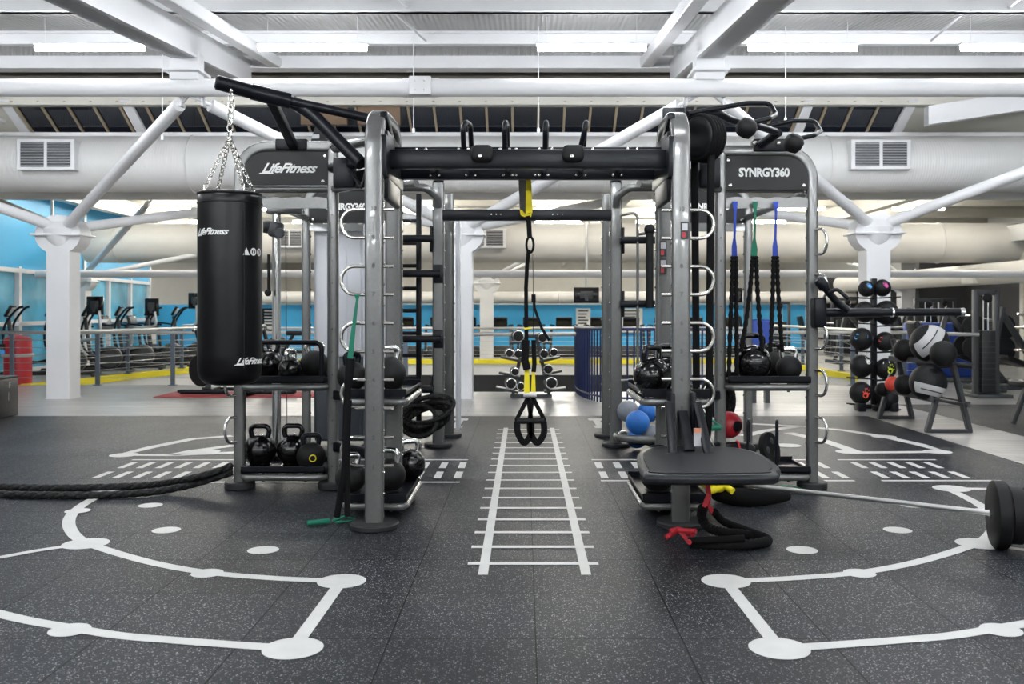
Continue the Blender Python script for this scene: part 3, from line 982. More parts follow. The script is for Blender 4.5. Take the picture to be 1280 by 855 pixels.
# rear posts
for side, xa, xb in ((-1, -.79, -.75), (1, .84, .82)):
    b = B(); b.sweep([(xa, 8.5, .03), (xa, 8.5, 2.42)], SEC, up=(0, 1, 0)); ef = rp(b, 'rear_post', 'silver')
    b = B(); b.lathe([(.05, 0), (.052, .02), (.02, .03)], 20, (xa, 8.5, 2.42)); rp(b, 'post_cap', 'black', ef)
    b = B(); foot(b, xa, 8.5, .13); rp(b, 'rubber_foot', 'foot', ef)
    b = B(); b.sweep([(xb, 9.15, .03), (xb, 9.15, 2.40)], SEC, up=(0, 1, 0)); ef2 = rp(b, 'rear_post', 'silver')
    b = B(); foot(b, xb, 9.15, .13); rp(b, 'rubber_foot', 'foot', ef2)
    b = B()
    for z in [.2 + .16 * k for k in range(13)]:
        b.lathe([(.01, 0), (.008, .008), (.001, .01)], 8, (xa - side * .054, 8.5, z), (-side, 0, 0))
        b.lathe([(.01, 0), (.008, .008), (.001, .01)], 8, (xb - side * .054, 9.15, z), (-side, 0, 0))
    rp(b, 'screw', 'chrome_warm', ef)
    # top tube curving in from the storage bay
    b = B(); b.tube(arc_path([(xa + side * .62, 8.36, 2.36), (xa + side * .1, 8.36, 2.36), (xa, 8.42, 2.28), (xa, 8.47, 2.2)], .1, 6), .036, 14)
    rp(b, 'top_tube', 'silver', None, 60)
    # step arms with end brackets
    arms = ((298, 541, 0), (342, 551, 1), (424, 551, 1), (487, 541, 0)) if side < 0 else ((300, 775, 0), (380, 775, 0))
    for py, px, br in arms:
        z = CH - (py - CY) * 8.4 / F; xe = (px - CX) * 8.42 / F
        b = B(); b.sweep([(xa + side * .62, 8.42, z), (xe, 8.42, z)], rrect(.065, .065, .02, 3)); ar = rp(b, 'step_arm', 'black')
        b = B()
        if br: b.box(xa - .045, xa + .05, 8.445, 8.47, z - .085, z + .085, .006)
        else: b.box(xa + side * .055, xa + side * .075, 8.44, 8.54, z - .12, z + .12, .006)
        rp(b, 'bracket', 'black', ar)
# black ladder behind the left bay
b = B(); b.box(-1.03, -.98, 8.78, 8.83, .05, 2.36, .006)
for k in range(10):
    z = .18 + .2135 * k
    b.tube([(-1.34, 8.8, z), (-1.0, 8.8, z)], .018, 10)
b.box(-1.37, -1.33, 8.78, 8.83, .05, 2.36, .006)
rp(b, 'ladder', 'black')
# silver safety handle at the rear right post
b = B(); b.tube(arc_path([P(776, 269, 8.4), P(797, 265, 8.4), P(797, 474, 8.4), P(776, 476, 8.4)], .05, 6), .013, 10)
b.tube([P(798, 293, 8.4), P(818, 290, 8.4)], .013, 8); rp(b, 'grab_bar', 'silver', None, 60)
b = B(); b.tube([P(812, 285, 8.3), P(812, 385, 8.3)], .035, 14); b.sphere(P(812, 287, 8.3), .05, 14); rp(b, 'foam_roller_arm', 'rubber', None, 60)


def lettering(b, s, w_, x, y, z, size=.08, shear=0., bold=.003):
    text_on(b, s, size, lambda u, v: (x + u, y, z + v), shear, bold, w_)


def script_logo(b, w_, fn):
    """slanted brush style wordmark"""
    text_on(b, 'LifeFitness', w_ * .24, fn, .55, w_ * .006, w_, .92)
    k = w_ / 1.0
    b.add([fn(-.53 * k, -.075 * k), fn(-.28 * k, -.075 * k), fn(-.3 * k, -.1 * k), fn(-.56 * k, -.1 * k)], [[0, 1, 2, 3]])


# ---- storage bays. outer post, inner post, pipes, sign
def bay(xo, xi, y, zt_, text, far=False):
    s = -1 if xo < xi else 1
    sec = rrect(.07, .075, .018, 3)
    b = B(); b.sweep(arc_path([(xi, y, zt_), (xo, y, zt_), (xo, y, .03)], .2, 8), sec, up=(0, 1, 0)); fr = rp(b, 'bay_frame', 'silver')
    b = B(); b.sweep([(xi, y, .03), (xi, y, zt_ + .0)], sec, up=(0, 1, 0)); b.tube([(xi - s * .0, y, zt_), (xi - s * .35, y - .25, zt_)], .035, 12)
    b.tube([(xo, y + .02, 2.105), (xi, y + .02, 2.105), (xi - s * .12, y - .05, 2.105)], .027, 12); rp(b, 'inner_post', 'silver')
    for xx in (xo, xi):
        b = B(); foot(b, xx, y, .105, .05); rp(b, 'rubber_foot', 'foot', fr)
    b = B()
    for z in [.16 + .16 * k for k in range(13)]:
        b.lathe([(.007, 0), (.006, .004), (.001, .005)], 8, (xi, y - .035, z), (0, -1, 0))
        b.lathe([(.008, 0), (.007, .007), (.001, .008)], 8, (xo - s * .0375, y, z), (-s, 0, 0))
    rp(b, 'screw', 'dark_print', fr)
    # sign board with its rounded outer corner
    xa, xb = min(xo, xi) + .035, max(xo, xi) - .035
    z1, z0 = zt_ - .04, zt_ - (.33 if far else .275)
    pts = [(xa, z0), (xb, z0)]
    r = .16
    if s > 0: pts += [(xb + (r * math.cos(a) - r), z1 - r + r * math.sin(a)) for a in [PI / 2 * k / 8 for k in range(9)]] + [(xa, z1)]
    else: pts += [(xb, z1)] + [(xa + r - r * math.sin(a), z1 - r + r * math.cos(a)) for a in [PI / 2 * k / 8 for k in range(9)]]
    b = B(); b.prism([(u, y - .03, v) for u, v in pts], (0, .03, 0)); sg = rp(b, 'sign_board', 'panel', None, 0)
    b = B(); fn = lambda u, v: ((xa + xb) / 2 + (.03 if s < 0 else -.02) + u, y - .032, (z0 + z1) / 2 + .0 + v)
    if text == 'LifeFitness': script_logo(b, .39, fn)
    else: text_on(b, 'SYNRGY360', .082, fn, 0, .0035, .355, .95)
    rp(b, 'lettering', 'white_print', sg, 0)
    b = B()
    for (u, v) in ((xa + .03, z0 + .03), (xb - .03, z0 + .03), (xi - s * 0 + s * .05, z1 - .03)):
        b.lathe([(.012, 0), (.011, .006), (.001, .008)], 12, (u, y - .03, v), (0, -1, 0))
    rp(b, 'bolt', 'chrome_warm', sg)
    # scalloped hook rail
    zz = 2.0 if not far else 2.0
    top = []; n = 48
    for k in range(n + 1):
        u = xa + (xb - xa) * k / n; top.append((u, y - .03, zz + .04 + .014 * abs(math.sin(PI * 4 * k / n)) - .01))
    pts = top + [(xb, y - .03, zz - .035), (xa, y - .03, zz - .035)]
    b = B(); b.prism(pts, (0, .012, 0)); rp(b, 'hook_rail', 'silver', None, 0)
    return fr


fl_ = bay(-2.0, -1.344, 6.5, 2.40, 'LifeFitness')
fr_ = bay(2.02, 1.375, 6.5, 2.37, 'SYNRGY360')
bay(-1.98, -1.30, 8.4, 2.37, 'SYNRGY360', True)
bay(2.03, 1.36, 8.4, 2.37, 'SYNRGY360', True)
# shelves
def tray(x0, x1, y0, y1, z, nm='shelf'):
    b = B(); b.box(x0, x1, y0, y1, z, z + .012); b.box(x0, x1, y0, y0 + .012, z, z + .05, .003); b.box(x0, x1, y1 - .012, y1, z, z + .05, .003)
    b.box(x0, x0 + .01, y0, y1, z, z + .03); b.box(x1 - .01, x1, y0, y1, z, z + .03)
    sh = rp(b, nm, 'black', None, 0)
    b = B(); b.tube(arc_path([(x0 + .01, y1 - .04, z - .03), (x0 + .01, y0 + .02, z - .03), (x1 - .01, y0 + .02, z - .03), (x1 - .01, y1 - .04, z - .03)], .04, 5), .024, 12)
    for k in (.25, .75): b.tube([(x0 + (x1 - x0) * k, y0 + .05, z - .065), (x0 + (x1 - x0) * k, y0 + .05, z)], .01, 8)
    rp(b, 'shelf_frame', 'silver', sh, 60); return sh


for x0, x1 in ((-1.965, -1.38), (1.41, 1.985)):
    tray(x0, x1, 6.40, 6.86, .745); tray(x0, x1, 6.40, 6.86, .12)
# shelves carried by the end frames
for x0, x1, y0 in ((-1.08, -.7, 5.47), (.7, 1.1, 5.47)):
    tray(x0, x1, y0, 6.25, .735); tray(x0, x1, y0, 6.25, .115)
# slim guard rail over the upper left shelf
b = B(); b.tube(arc_path([P(322, 428, 6.42), P(402, 428, 6.42), P(402, 470, 6.42)], .05, 6), .017, 12)
b.tube([P(402, 436, 6.42), P(404, 470, 6.8)], .012, 8); rp(b, 'guard_rail', 'black', None, 60)
# rings on the outer posts
for k, py in enumerate((303, 359, 420, 478, 536)):
    b = B(); p = P(1022, py, 6.5); ring_u(b, 2.035, 6.46, p.z, 1, .0105, .10, .175, -1.05, .0); rp(b, 'handle_ring', 'chrome', fr_, 60)
    b = B(); p = P(291, py, 6.5); ring_u(b, -2.015, 6.46, p.z, -1, .0105, .10, .175, 1.05, .0); rp(b, 'handle_ring', 'chrome', fl_, 60)
# links from end frames out to the storage bays
for s, xe, xi in ((-1, -.842, -1.344), (1, .9, 1.375)):
    for z in (2.16, .66, .3):
        b = B(); b.sweep([(xe + s * .05, 6.0, z), (xi - s * .03, 6.45, z)], rrect(.07, .05, .015, 3), up=(0, 0, 1)); rp(b, 'link_arm', 'black')
    for z in (2.38, 2.1):
        b = B(); b.tube([(xe + s * .02, 5.97, z), (xi, 6.5, z)], .03, 12); rp(b, 'top_tube', 'silver', None, 60)
    # side tubes to the far bays
    b = B(); b.tube([(xi + s * .62, 6.5, 2.08), (xi + s * .62, 8.4, 2.08)], .028, 12); rp(b, 'side_tube', 'silver', None, 60)
    b = B(); b.tube([(xi, 6.5, .1), (xi, 8.4, .1)], .028, 12); rp(b, 'side_tube', 'silver', None, 60)
    b = B(); b.box(xi - s * .15 - .07, xi - s * .15 + .07, 6.1, 6.2, 2.06, 2.26, .01); rp(b, 'gusset_plate', 'black')

# punch bag boom
def tb(name, pts, r, m='black', n=14, rad=None):
    b = B(); b.tube(pts, r, n); return rp(b, name, m, None, 60)


b = B(); pp0 = P(271, 103, 5.7); pp1 = P(342, 122, 5.88); pp2 = P(480, 152, 5.9)
b.lathe([(.03, -.012), (.044, 0), (.046, .02)], 20, pp0, pp1 - pp0)
b.tube([pp0, pp1], .045, 20); b.tube([pp0.lerp(pp1, .6), pp1.lerp(pp2, .15)], .05, 20); b.tube([pp1, pp2], .03, 16)
bm_ = rp(b, 'boom', 'black', None, 60)
b = B(); b.lathe([(.014, 0), (.012, .008), (.001, .01)], 12, pp0.lerp(pp1, .8) + Vector((0, -.05, 0.01)), (0, -1, 0)); rp(b, 'bolt', 'chrome_warm', bm_)
b = B(); b.sweep([P(338, 123, 5.88), P(367, 183, 6.46)], rrect(.06, .06, .012, 3)); b.box(-1.74, -1.52, 6.45, 6.54, 2.37, 2.45, .01); rp(b, 'boom_brace', 'black')
b = B(); b.tube(smooth_path([P(366, 128, 5.93), P(390, 143, 5.9), P(420, 173, 5.85), P(452, 205, 5.75)], 5), .042, 16); b.tube([P(415, 210, 6.3), P(455, 203, 6.0)], .035, 12)
rp(b, 'boom_brace', 'black', None, 60)
b = B(); b.tube([P(438, 215, 6.1), P(452, 234, 6.0)], .013, 8); b.tube([P(452, 234, 6.0), P(458, 215, 6.0)], .013, 8); rp(b, 'strut', 'black', None, 60)
# small warning board behind the top tube
b = B(); b.prism([P(388, 178, 6.6), P(394, 158, 6.6), P(414, 158, 6.6), P(425, 178, 6.6)], (0, .03, 0)); sb_ = rp(b, 'notice_plate', 'panel', None, 0)
b = B(); b.prism([P(389, 173, 6.59), P(391, 168, 6.59), P(399, 168, 6.59), P(399, 173, 6.59)], (0, .004, 0)); rp(b, 'notice_label', 'lgrey', sb_, 0)

# multi grip pull up handles on the right bay
def griphandle(pts, rad, bolt=None):
    b = B(); b.tube(arc_path(pts, rad, 5), .0155, 12); return rp(b, 'pull_up_handle', 'black', None, 60)


D1, D2 = 5.9, 6.2
griphandle([P(860, 142, 5.7), P(934, 129, 5.9), P(962, 129, 6.0), P(970, 143, 5.9), P(962, 148, 5.75), P(940, 154, 5.7)], .03)
griphandle([P(944, 161, 6.25), P(990, 151, 6.3), P(1018, 151, 6.35), P(1026, 164, 6.25), P(1018, 169, 6.1), P(996, 174, 6.05)], .03)
b = B(); b.tube(smooth_path([P(862, 147, 5.75), P(895, 142, 5.85), P(915, 150, 5.95), P(945, 157, 6.1), P(970, 165, 6.25)], 5), .024, 12)
b.tube([P(974, 165, 6.25), P(952, 180, 6.4)], .03, 12)
b.box(1.6, 1.86, 6.45, 6.55, 2.36, 2.45, .01); hm = rp(b, 'handle_mount', 'black', None, 60)
for (px, py, d) in ((933, 160, 5.7), (992, 179, 6.05)):
    p = P(px, py, d); b = B(); b.lathe([(.02, -.055), (.05, -.048), (.066, -.01), (.066, .02), (.045, .05), (.015, .056)], 8, p, (.25, -.5, .6)); rp(b, 'ball_grip', 'rubber', hm, 50)
b = B()
for (px, py) in ((944, 179), (973, 179)): b.lathe([(.016, 0), (.014, .01), (.002, .014)], 12, P(px, py, 6.44), (0, -1, 0))
rp(b, 'bolt', 'chrome_warm', hm)

# rope trainer drum with its endless strap
pc = P(878, 173, 5.72)
ax = Vector((-.8, -.6, 0)).normalized()
b = B(); b.lathe([(.02, -.06), (.12, -.055), (.132, -.05), (.132, .05), (.124, .06), (.1, .065), (.03, .065)], 36, pc, ax); dr = rp(b, 'rope_drum', 'panel', None, 40)
b = B()
for k in range(4):
    cc = pc + ax * (-.045 + .028 * k); u = Vector((0, 0, 1)); v = ax.cross(u)
    b.tube([cc + (u * math.cos(a) + v * math.sin(a)) * .134 for a in [2 * PI * j / 36 for j in range(36)]], .017, 8, closed=True)
rp(b, 'rope_coil', 'web', dr, 60)
b = B(); b.box(pc.x - .24, pc.x - .1, 5.75, 5.8, pc.z - .18, pc.z + .2, .01); rp(b, 'drum_bracket', 'black', dr)
b = B(); b.sweep(smooth_path([P(889, 190, 5.65), P(888, 300, 5.7), P(887, 420, 5.72), P(886, 520, 5.75), P(880, 562, 5.8), P(872, 540, 5.8), P(870, 420, 5.85), P(869, 300, 5.85), P(868, 195, 5.8)], 5), rrect(.03, .045, .01, 2), up=(0, 1, 0))
rp(b, 'endless_rope', 'web', dr, 60)

# bar arm (dip bar) at the right
b = B(); pa, pb_ = P(1018, 391, 6.42), P(1203, 390, 6.42)
b.tube([pa, pa.lerp(pb_, .45)], .032, 16); b.tube([pa.lerp(pb_, .44), pb_], .027, 16)
da = rp(b, 'bar_arm', 'black', None, 60)
b = B(); b.tube([pb_ - Vector((.02, 0, 0)), pb_ + Vector((.012, 0, 0))], .0285, 16); q_ = pa.lerp(pb_, .525); b.tube([q_ - Vector((.008, 0, 0)), q_ + Vector((.008, 0, 0))], .034, 16); rp(b, 'steel_collar', 'chrome', da, 60)
b = B(); b.tube(smooth_path([P(1060, 388, 6.35), P(1045, 376, 6.35), P(1030, 358, 6.35), P(1022, 349, 6.35)], 5), [.026] * 10 + [.04] * 4 + [.03] * 2, 12)
b.tube(arc_path([P(1036, 366, 6.3), P(1046, 361, 6.28), P(1061, 374, 6.25)], .03, 5), .013, 10)
b.box(2.0, 2.09, 6.38, 6.56, 1.13, 1.34, .015); rp(b, 'lever', 'black', da, 60)

# step-up platform on the right front leg
zp = .47
def GP(px, py): return G(px, py, zp)
poly = [GP(*p) for p in ((800, 564), (821, 558), (905, 558), (947, 565), (974, 582), (972, 590), (960, 594), (818, 594), (803, 588), (796, 571))]
cen = sum(poly, Vector()) / len(poly)
poly = smooth_path(poly, 4, True)
b = B(); n = len(poly)
rings = []
for (k, dz) in ((.97, 0), (.995, -.01), (1., -.022), (.995, -.036), (.95, -.05)):
    rings.append([cen + (p - cen) * k + Vector((0, 0, dz)) for p in poly])
vs = [v for r_ in rings for v in r_]; fs = []
for i in range(4):
    for k in range(n): fs.append([i * n + k, i * n + (k + 1) % n, (i + 1) * n + (k + 1) % n, (i + 1) * n + k])
fs.append(list(range(n))); fs.append([4 * n + k for k in range(n)])
b.add(vs, fs); pf = rp(b, 'step_platform', 'platform', None, 40)
b = B(); ins = [cen + (p - cen) * .9 + Vector((0, 0, .001)) for p in poly]; b.prism(ins, (0, 0, .004)); rp(b, 'grip_sheet', 'grip', pf, 0)
b = B()
b.box(.86, .96, 5.0, 5.36, .34, .42, .01)
for s_ in (-1, 1): b.sweep([(.905 + s_ * .08, 5.28, .72), (.905 + s_ * .1, 5.0, .43)], rrect(.03, .05, .008, 2)); b.box(.905 + s_ * .06 - .012, .905 + s_ * .06 + .012, 5.26, 5.42, .5, .78, .005)
b.sweep([(.905, 5.29, .66), (.905, 5.08, .47)], rrect(.05, .06, .01, 2))
br_ = rp(b, 'platform_bracket', 'black', pf)
b = B(); p = P(861, 563, 5.2); b.box(.935, .975, 5.1, 5.11, .5, .6); rp(b, 'warning_label', 'lgrey', br_, 0)
b = B(); b.box(.935, .975, 5.096, 5.1, .575, .6); rp(b, 'label_bar', 'tape', br_, 0)

# ball tray at the rear right
b = B(); tp = [Vector((.86, 8.38, .13))] + [Vector((1.09 + .27 * math.cos(a), 8.22 + .22 * math.sin(a), .13)) for a in [PI * .75 + PI * 1.4 * k / 14 for k in range(15)]]
b.tube(tp, .035, 14); b.tube([(.86, 8.5, .13), (.86, 8.3, .13)], .03, 10)
bt = rp(b, 'ball_tray_rim', 'silver', None, 60)
b = B(); b.lathe([(.02, 0), (.2, .01), (.24, .05)], 28, (1.09, 8.22, .07), None, False); rp(b, 'ball_tray_dish', 'black', bt, 60)

# cable station behind the left bay
b = B(); b.tube([(-1.93, 7.2, .03), (-1.93, 7.2, 2.1)], .033, 20); cm = rp(b, 'pulley_column', 'chrome', None, 60)
b = B(); p = P(345, 287, 7.15); b.obox(p, (.1, .09, .12), (0, .2, 0), .02); b.lathe([(.045, -.03), (.05, 0), (.045, .03)], 20, p + Vector((-.07, 0, .02)), (1, .3, 0)); b.lathe([(.035, -.02), (.04, 0), (.035, .02)], 20, p + Vector((.04, -.04, -.03)), (0, 1, 0))
rp(b, 'pulley_carriage', 'frame_d', cm, 40)
b = B(); b.tube([p + Vector((.085, -.04, 0)), P(359, 560, 7.11)], .003, 6); rp(b, 'cable', 'dark_print', cm, 0)
b = B(); b.tube([P(336, 318, 7.1), P(336, 362, 7.1)], .012, 8); b.sphere(P(335, 366, 7.1), .028, 12); rp(b, 'cable_grip', 'rubber', cm, 60)
b = B(); b.box(-2.0, -1.72, 7.15, 7.25, 2.0, 2.05, .01); rp(b, 'cross_tube', 'silver')
for nm, m_, x0, x1, z0, z1 in (('weight_stack_cover', 'shroud', -1.93, -1.42, .82, 2.02), ('weight_stack_cover', 'shroud_d', -1.93, -1.42, .05, .82)):
    b = B(); b.box(x0, x1, 8.46, 8.72, z0, z1, .03, 4)
    for k in (.25, .6, .85): b.tube([(x0 + (x1 - x0) * k, 8.47, z0 + .02), (x0 + (x1 - x0) * k, 8.47, z1 - .02)], .014, 8)
    rp(b, nm, m_)
b = B(); b.box(-1.38, -1.08, 7.9, 8.1, .72, 2.0, .03, 4); rp(b, 'weight_stack_cover', 'shroud')
b = B(); b.box(-1.38, -1.08, 7.9, 8.1, .05, .72, .03, 4); rp(b, 'weight_stack_cover', 'shroud_d')
b = B(); b.box(-.66, -.62, 8.9, 9.05, .1, 2.2, .01); rp(b, 'back_panel', 'shroud')

# ================================================================== KETTLEBELLS
def kb_parts(root, r, handle_m, body_m, hr=.0185, mark=None):
    b = B(); prof = [(.001, 0), (r * .62, 0), (r * .72, .006)]
    for k in range(2, 15):
        th = PI - PI * (k + 1.2) / 16; prof.append((r * math.sin(th), r * .93 + r * math.cos(th)))
    prof.append((.001, r * 1.92))
    b.lathe(prof, 28, (0, 0, 0), None, False); bd = b.build('bell', body_m, root, smooth=60)
    b = B(); t = r * 2.42
    b.tube(arc_path([(-r * .42, 0, r * 1.45), (-r * .62, 0, t), (r * .62, 0, t), (r * .42, 0, r * 1.45)], r * .28, 6), hr, 12)
    b.build('handle', handle_m, root, smooth=60)
    if mark:
        b = B(); b.tube([(r * .03 + r * .22 * math.cos(a), -r * math.sqrt(max(0, 1 - (.22 * math.cos(a)) ** 2 - (.22 * math.sin(a)) ** 2)) * 1.0, r * .93 + r * .22 * math.sin(a)) for a in [2 * PI * k / 20 for k in range(20)]], .0035, 6, closed=True)
        b.build('ring_mark', mark, bd)


KB = [  # px, depth, z, r, handle, body, rot, label, group
    (325, 6.64, .135, .107, 'black_gloss', 'black_gloss', 0, 'glossy black kettlebell, leftmost on the lower left shelf'),
    (366.5, 6.66, .135, .107, 'black_gloss', 'black_gloss', 0, 'glossy black kettlebell, middle of three on the lower left shelf'),
    (389, 6.48, .135, .091, 'black', 'rubber', .3, 'matt black kettlebell with a yellow ring mark on the lower left shelf'),
    (337, 6.72, .76, .098, 'black_gloss', 'black_gloss', .2, 'glossy black kettlebell half hidden by the punching bag on the upper left shelf'),
    (363, 6.48, .76, .078, 'chrome', 'black_gloss', 1.25, 'kettlebell with polished handle turned edge on, upper left shelf'),
    (393, 6.66, .76, .095, 'chrome', 'rubber', .35, 'matt black kettlebell with polished handle beside the inner post, upper left shelf'),
    (941, 6.5, .76, .118, 'black_gloss', 'black_gloss', 0, 'large glossy black kettlebell on the upper right shelf'),
    (966, 6.73, .76, .09, 'black_gloss', 'rubber', .3, 'black kettlebell in the middle of the upper right shelf'),
    (986, 6.52, .76, .082, 'chrome', 'rubber', 0, 'small kettlebell with bright steel handle, right end of the upper right shelf'),
    (486, 5.78, .75, .1, 'chrome', 'rubber', .5, 'kettlebell with steel handle behind the left front upright, upper shelf'),
    (440, 5.8, .75, .085, 'black', 'rubber', .9, 'black kettlebell left of the left front upright, upper shelf'),
    (438, 5.7, .13, .085, 'chrome', 'rubber', .7, 'kettlebell left of the left front upright on the bottom shelf'),
    (486, 5.74, .13, .095, 'chrome', 'rubber', -.3, 'kettlebell with steel handle at the front of the left bottom shelf'),
    (512, 6.14, .13, .095, 'chrome', 'black_gloss', .4, 'kettlebell with large chrome handle at the back of the left bottom shelf'),
    (815, 5.56, .75, .104, 'black_gloss', 'black_gloss', .6, 'glossy black kettlebell at the left end of the right frame shelf'),
    (836, 5.77, .75, .104, 'black_gloss', 'black_gloss', -.5, 'glossy black kettlebell partly behind the right front upright'),
    (822, 5.75, .13, .1, 'black', 'rubber', .6, 'black kettlebell under the step platform, left one'),
    (860, 6.05, .13, .1, 'black', 'rubber', .3, 'black kettlebell under the step platform, right one'),
]
for px, d, z, r, hm_, bm__, rz, lab in KB:
    r *= 1.1; t = thing('kettlebell', lab, 'kettlebell', ((px - CX) * d / F, d, z), rz, 'kettlebells on the rig shelves')
    kb_parts(t, r, hm_, bm__, mark='yellow_paint' if 'yellow ring' in lab else None)

# ================================================================== PUNCHING BAG
bx, by = (287.5 - CX) * 5.7 / F, 5.7
zb, zt_ = .79, 1.975
R_ = .192
bag = thing('punching_bag', 'tall black punching bag hanging on chains from the left boom', 'punching bag', (bx, by, zb)); bo = (bx, by, zb)
b = B(); b.lathe([(.01, zb), (.09, zb + .002), (.15, zb + .015), (.178, zb + .045), (R_ - .002, zb + .09), (R_, zb + .2), (R_ - .001, 1.4), (R_, zt_ - .06), (R_ - .004, zt_ - .012), (R_ - .02, zt_), (.01, zt_ - .01)], 48, (bx, by, 0), None, False)
bb_ = b.build('bag_body', 'bag', bag, bo, 50)
b = B(); b.tube([(bx + (R_ + .001) * math.cos(a), by + (R_ + .001) * math.sin(a), zt_ - .07) for a in [2 * PI * k / 48 for k in range(48)]], .004, 6, closed=True)
b.tube([(bx + (R_ - .004) * math.cos(a), by + (R_ - .004) * math.sin(a), zt_ - .012) for a in [2 * PI * k / 48 for k in range(48)]], .008, 6, closed=True)
b.tube([(bx + (R_ + .0) * math.cos(-PI / 2 + .75), by + (R_) * math.sin(-PI / 2 + .75), z) for z in (.9, 1.92)], .003, 6)
b.build('piping', 'vinyl', bag, bo)


def wrap(a0, zc_):
    def fn(u, v):
        a = -PI / 2 + a0 + u / R_
        return Vector((bx + (R_ + .0015) * math.cos(a), by + (R_ + .0015) * math.sin(a), zc_ + v))
    return fn


def px_ang(px): return math.asin(max(-1, min(1, ((px - CX) * 5.55 / F - bx) / R_)))


b = B(); script_logo(b, .23, wrap(px_ang(265), 1.25 + (388 - 290) * 5.55 / F)); b.build('lettering', 'white_print', bb_, bo, 0)
b = B(); script_logo(b, .23, wrap(px_ang(313), 1.25 + (388 - 452) * 5.55 / F)); b.build('lettering', 'white_print', bb_, bo, 0)
b = B(); fn = wrap(px_ang(313), 1.25 + (388 - 314) * 5.55 / F)
b.add([fn(-.075, -.022), fn(-.03, -.022), fn(-.0525, .024)], [[0, 1, 2]])
for cx_ in (0, .055):
    pts = [fn(cx_ + .024 * math.cos(2 * PI * k / 20), .024 * math.sin(2 * PI * k / 20)) for k in range(20)]; pin = [fn(cx_ + .014 * math.cos(2 * PI * k / 20), .014 * math.sin(2 * PI * k / 20)) for k in range(20)]
    b.add(pts + pin, [[k, (k + 1) % 20, 20 + (k + 1) % 20, 20 + k] for k in range(20)])
    b.add([fn(cx_ - .006, -.01), fn(cx_ + .006, -.01), fn(cx_ + .003, .01), fn(cx_ - .003, .01)], [[0, 1, 2, 3]])
b.build('symbol', 'white_print', bb_, bo, 0)


def chain(b, p0, p1, L_=.042, w_=.0135, r=.0042):
    p0, p1 = Vector(p0), Vector(p1); d = p1 - p0; n = max(1, round(d.length / (L_ * .76))); st = d / n; dn = d.normalized()
    a1 = dn.orthogonal().normalized(); a2 = dn.cross(a1)
    for k in range(n):
        c = p0 + st * (k + .5); s_ = a1 if k % 2 else a2
        # turn each link a little so both show
        s_ = (s_ + (a2 if k % 2 else a1) * .35).normalized()
        pts = [c + dn * (L_ / 2 * math.cos(t) * .95) + s_ * (w_ * math.sin(t)) for t in [2 * PI * j / 12 for j in range(12)]]
        b.tube(pts, r, 6, closed=True)


hk = P(289, 117, 5.72)
jn = P(287, 172, 5.7)
b = B(); b.lathe([(.006, 0), (.012, .01), (.012, .03), (.006, .035)], 12, hk - Vector((0, 0, .0)))
chain(b, hk + Vector((0, 0, .0)), hk - Vector((0, 0, .1)), .07, .018, .005); chain(b, hk - Vector((0, 0, .08)), jn, .055, .016, .005)
b.build('top_chain', 'chrome_warm', bag, bo, 60)
for k in range(4):
    a = -PI / 2 + .25 + k * PI / 2
    e = Vector((bx + .17 * math.cos(a + .55), by + .17 * math.sin(a + .55), zt_))
    b = B(); chain(b, jn, e, .034, .011, .0036)
    b.tube([e + Vector((0, 0, .03)), e - Vector((0, 0, .02))], .007, 8); b.build('rim_chain', 'chrome_warm', bag, bo, 60)

# ================================================================== SUSPENSION TRAINER
st0 = P(660, 209, 6.0)
tr = thing('suspension_trainer', 'black and yellow suspension strap trainer hanging in the centre of the rig', 'suspension trainer', st0); so = st0


def strap(b, pts, w_, t=.004, up=(0, 1, 0)):
    b.sweep(pts, rrect(t, w_, t * .45, 1), up=up)


D = 6.0
b = B()
pts = [P(661, 209, D), P(660, 225, D), P(659, 250, D), P(658, 270, D)]
b.add([P(661, 208, D), P(664, 225, D - .01), P(665.5, 266, D - .01), P(657.5, 267, D - .01), P(657, 225, D - .01)], [[0, 1, 2, 3, 4]])
b.v = b.v[:]; q = B(); q.prism([P(661, 208, D - .02), P(664, 222, D - .02), P(665.5, 266, D - .02), P(657, 267, D - .02), P(657.5, 222, D - .02)], (0, .006, 0))
q.prism([P(649.5, 262, D), P(652, 262, D), P(657, 268, D), P(665, 266, D), P(664, 271, D), P(656, 272, D), P(651, 269, D)], (0, .006, 0))
q.build('anchor_strap', 'yellow', tr, so, 0)
b = B()
strap(b, [P(659, 270, D), P(661, 278, D), P(662, 296, D)], .032)
b.tube([P(662.5 + 4.5 * math.cos(a), 306 + 10 * math.sin(a), D) for a in [2 * PI * k / 16 for k in range(16)]], .008, 8, closed=True)
b.build('locking_loop', 'web', tr, so)
b = B(); strap(b, [P(661, 312, D), P(659, 330, D), P(657.5, 360, D), P(658, 420, D), P(658, 448, D)], .026, .01)
strap(b, [P(666, 318, D), P(666.5, 360, D), P(666.5, 420, D)], .004, .004); b.build('main_strap', 'web', tr, so)
b = B(); strap(b, [P(667, 368, D), P(668, 385, D), P(677, 410, D), P(687, 426, D)], .018); b.tube([P(667, 368, D), P(667, 378, D)], .014, 8); b.build('adjuster_strap', 'web', tr, so)
b = B(); strap(b, [P(655, 411, D - .02), P(664, 410, D - .02)], .012); b.build('yellow_stitch', 'yellow', tr, so)
b = B(); b.sweep([P(657.5, 425, D - .02), P(656, 450, D - .02), P(659, 462, D - .02)], rrect(.03, .05, .01, 2), up=(0, 1, 0)); b.sweep([P(667, 425, D), P(668, 455, D), P(667, 465, D)], rrect(.02, .03, .006, 2), up=(0, 1, 0)); b.build('buckle', 'web', tr, so)
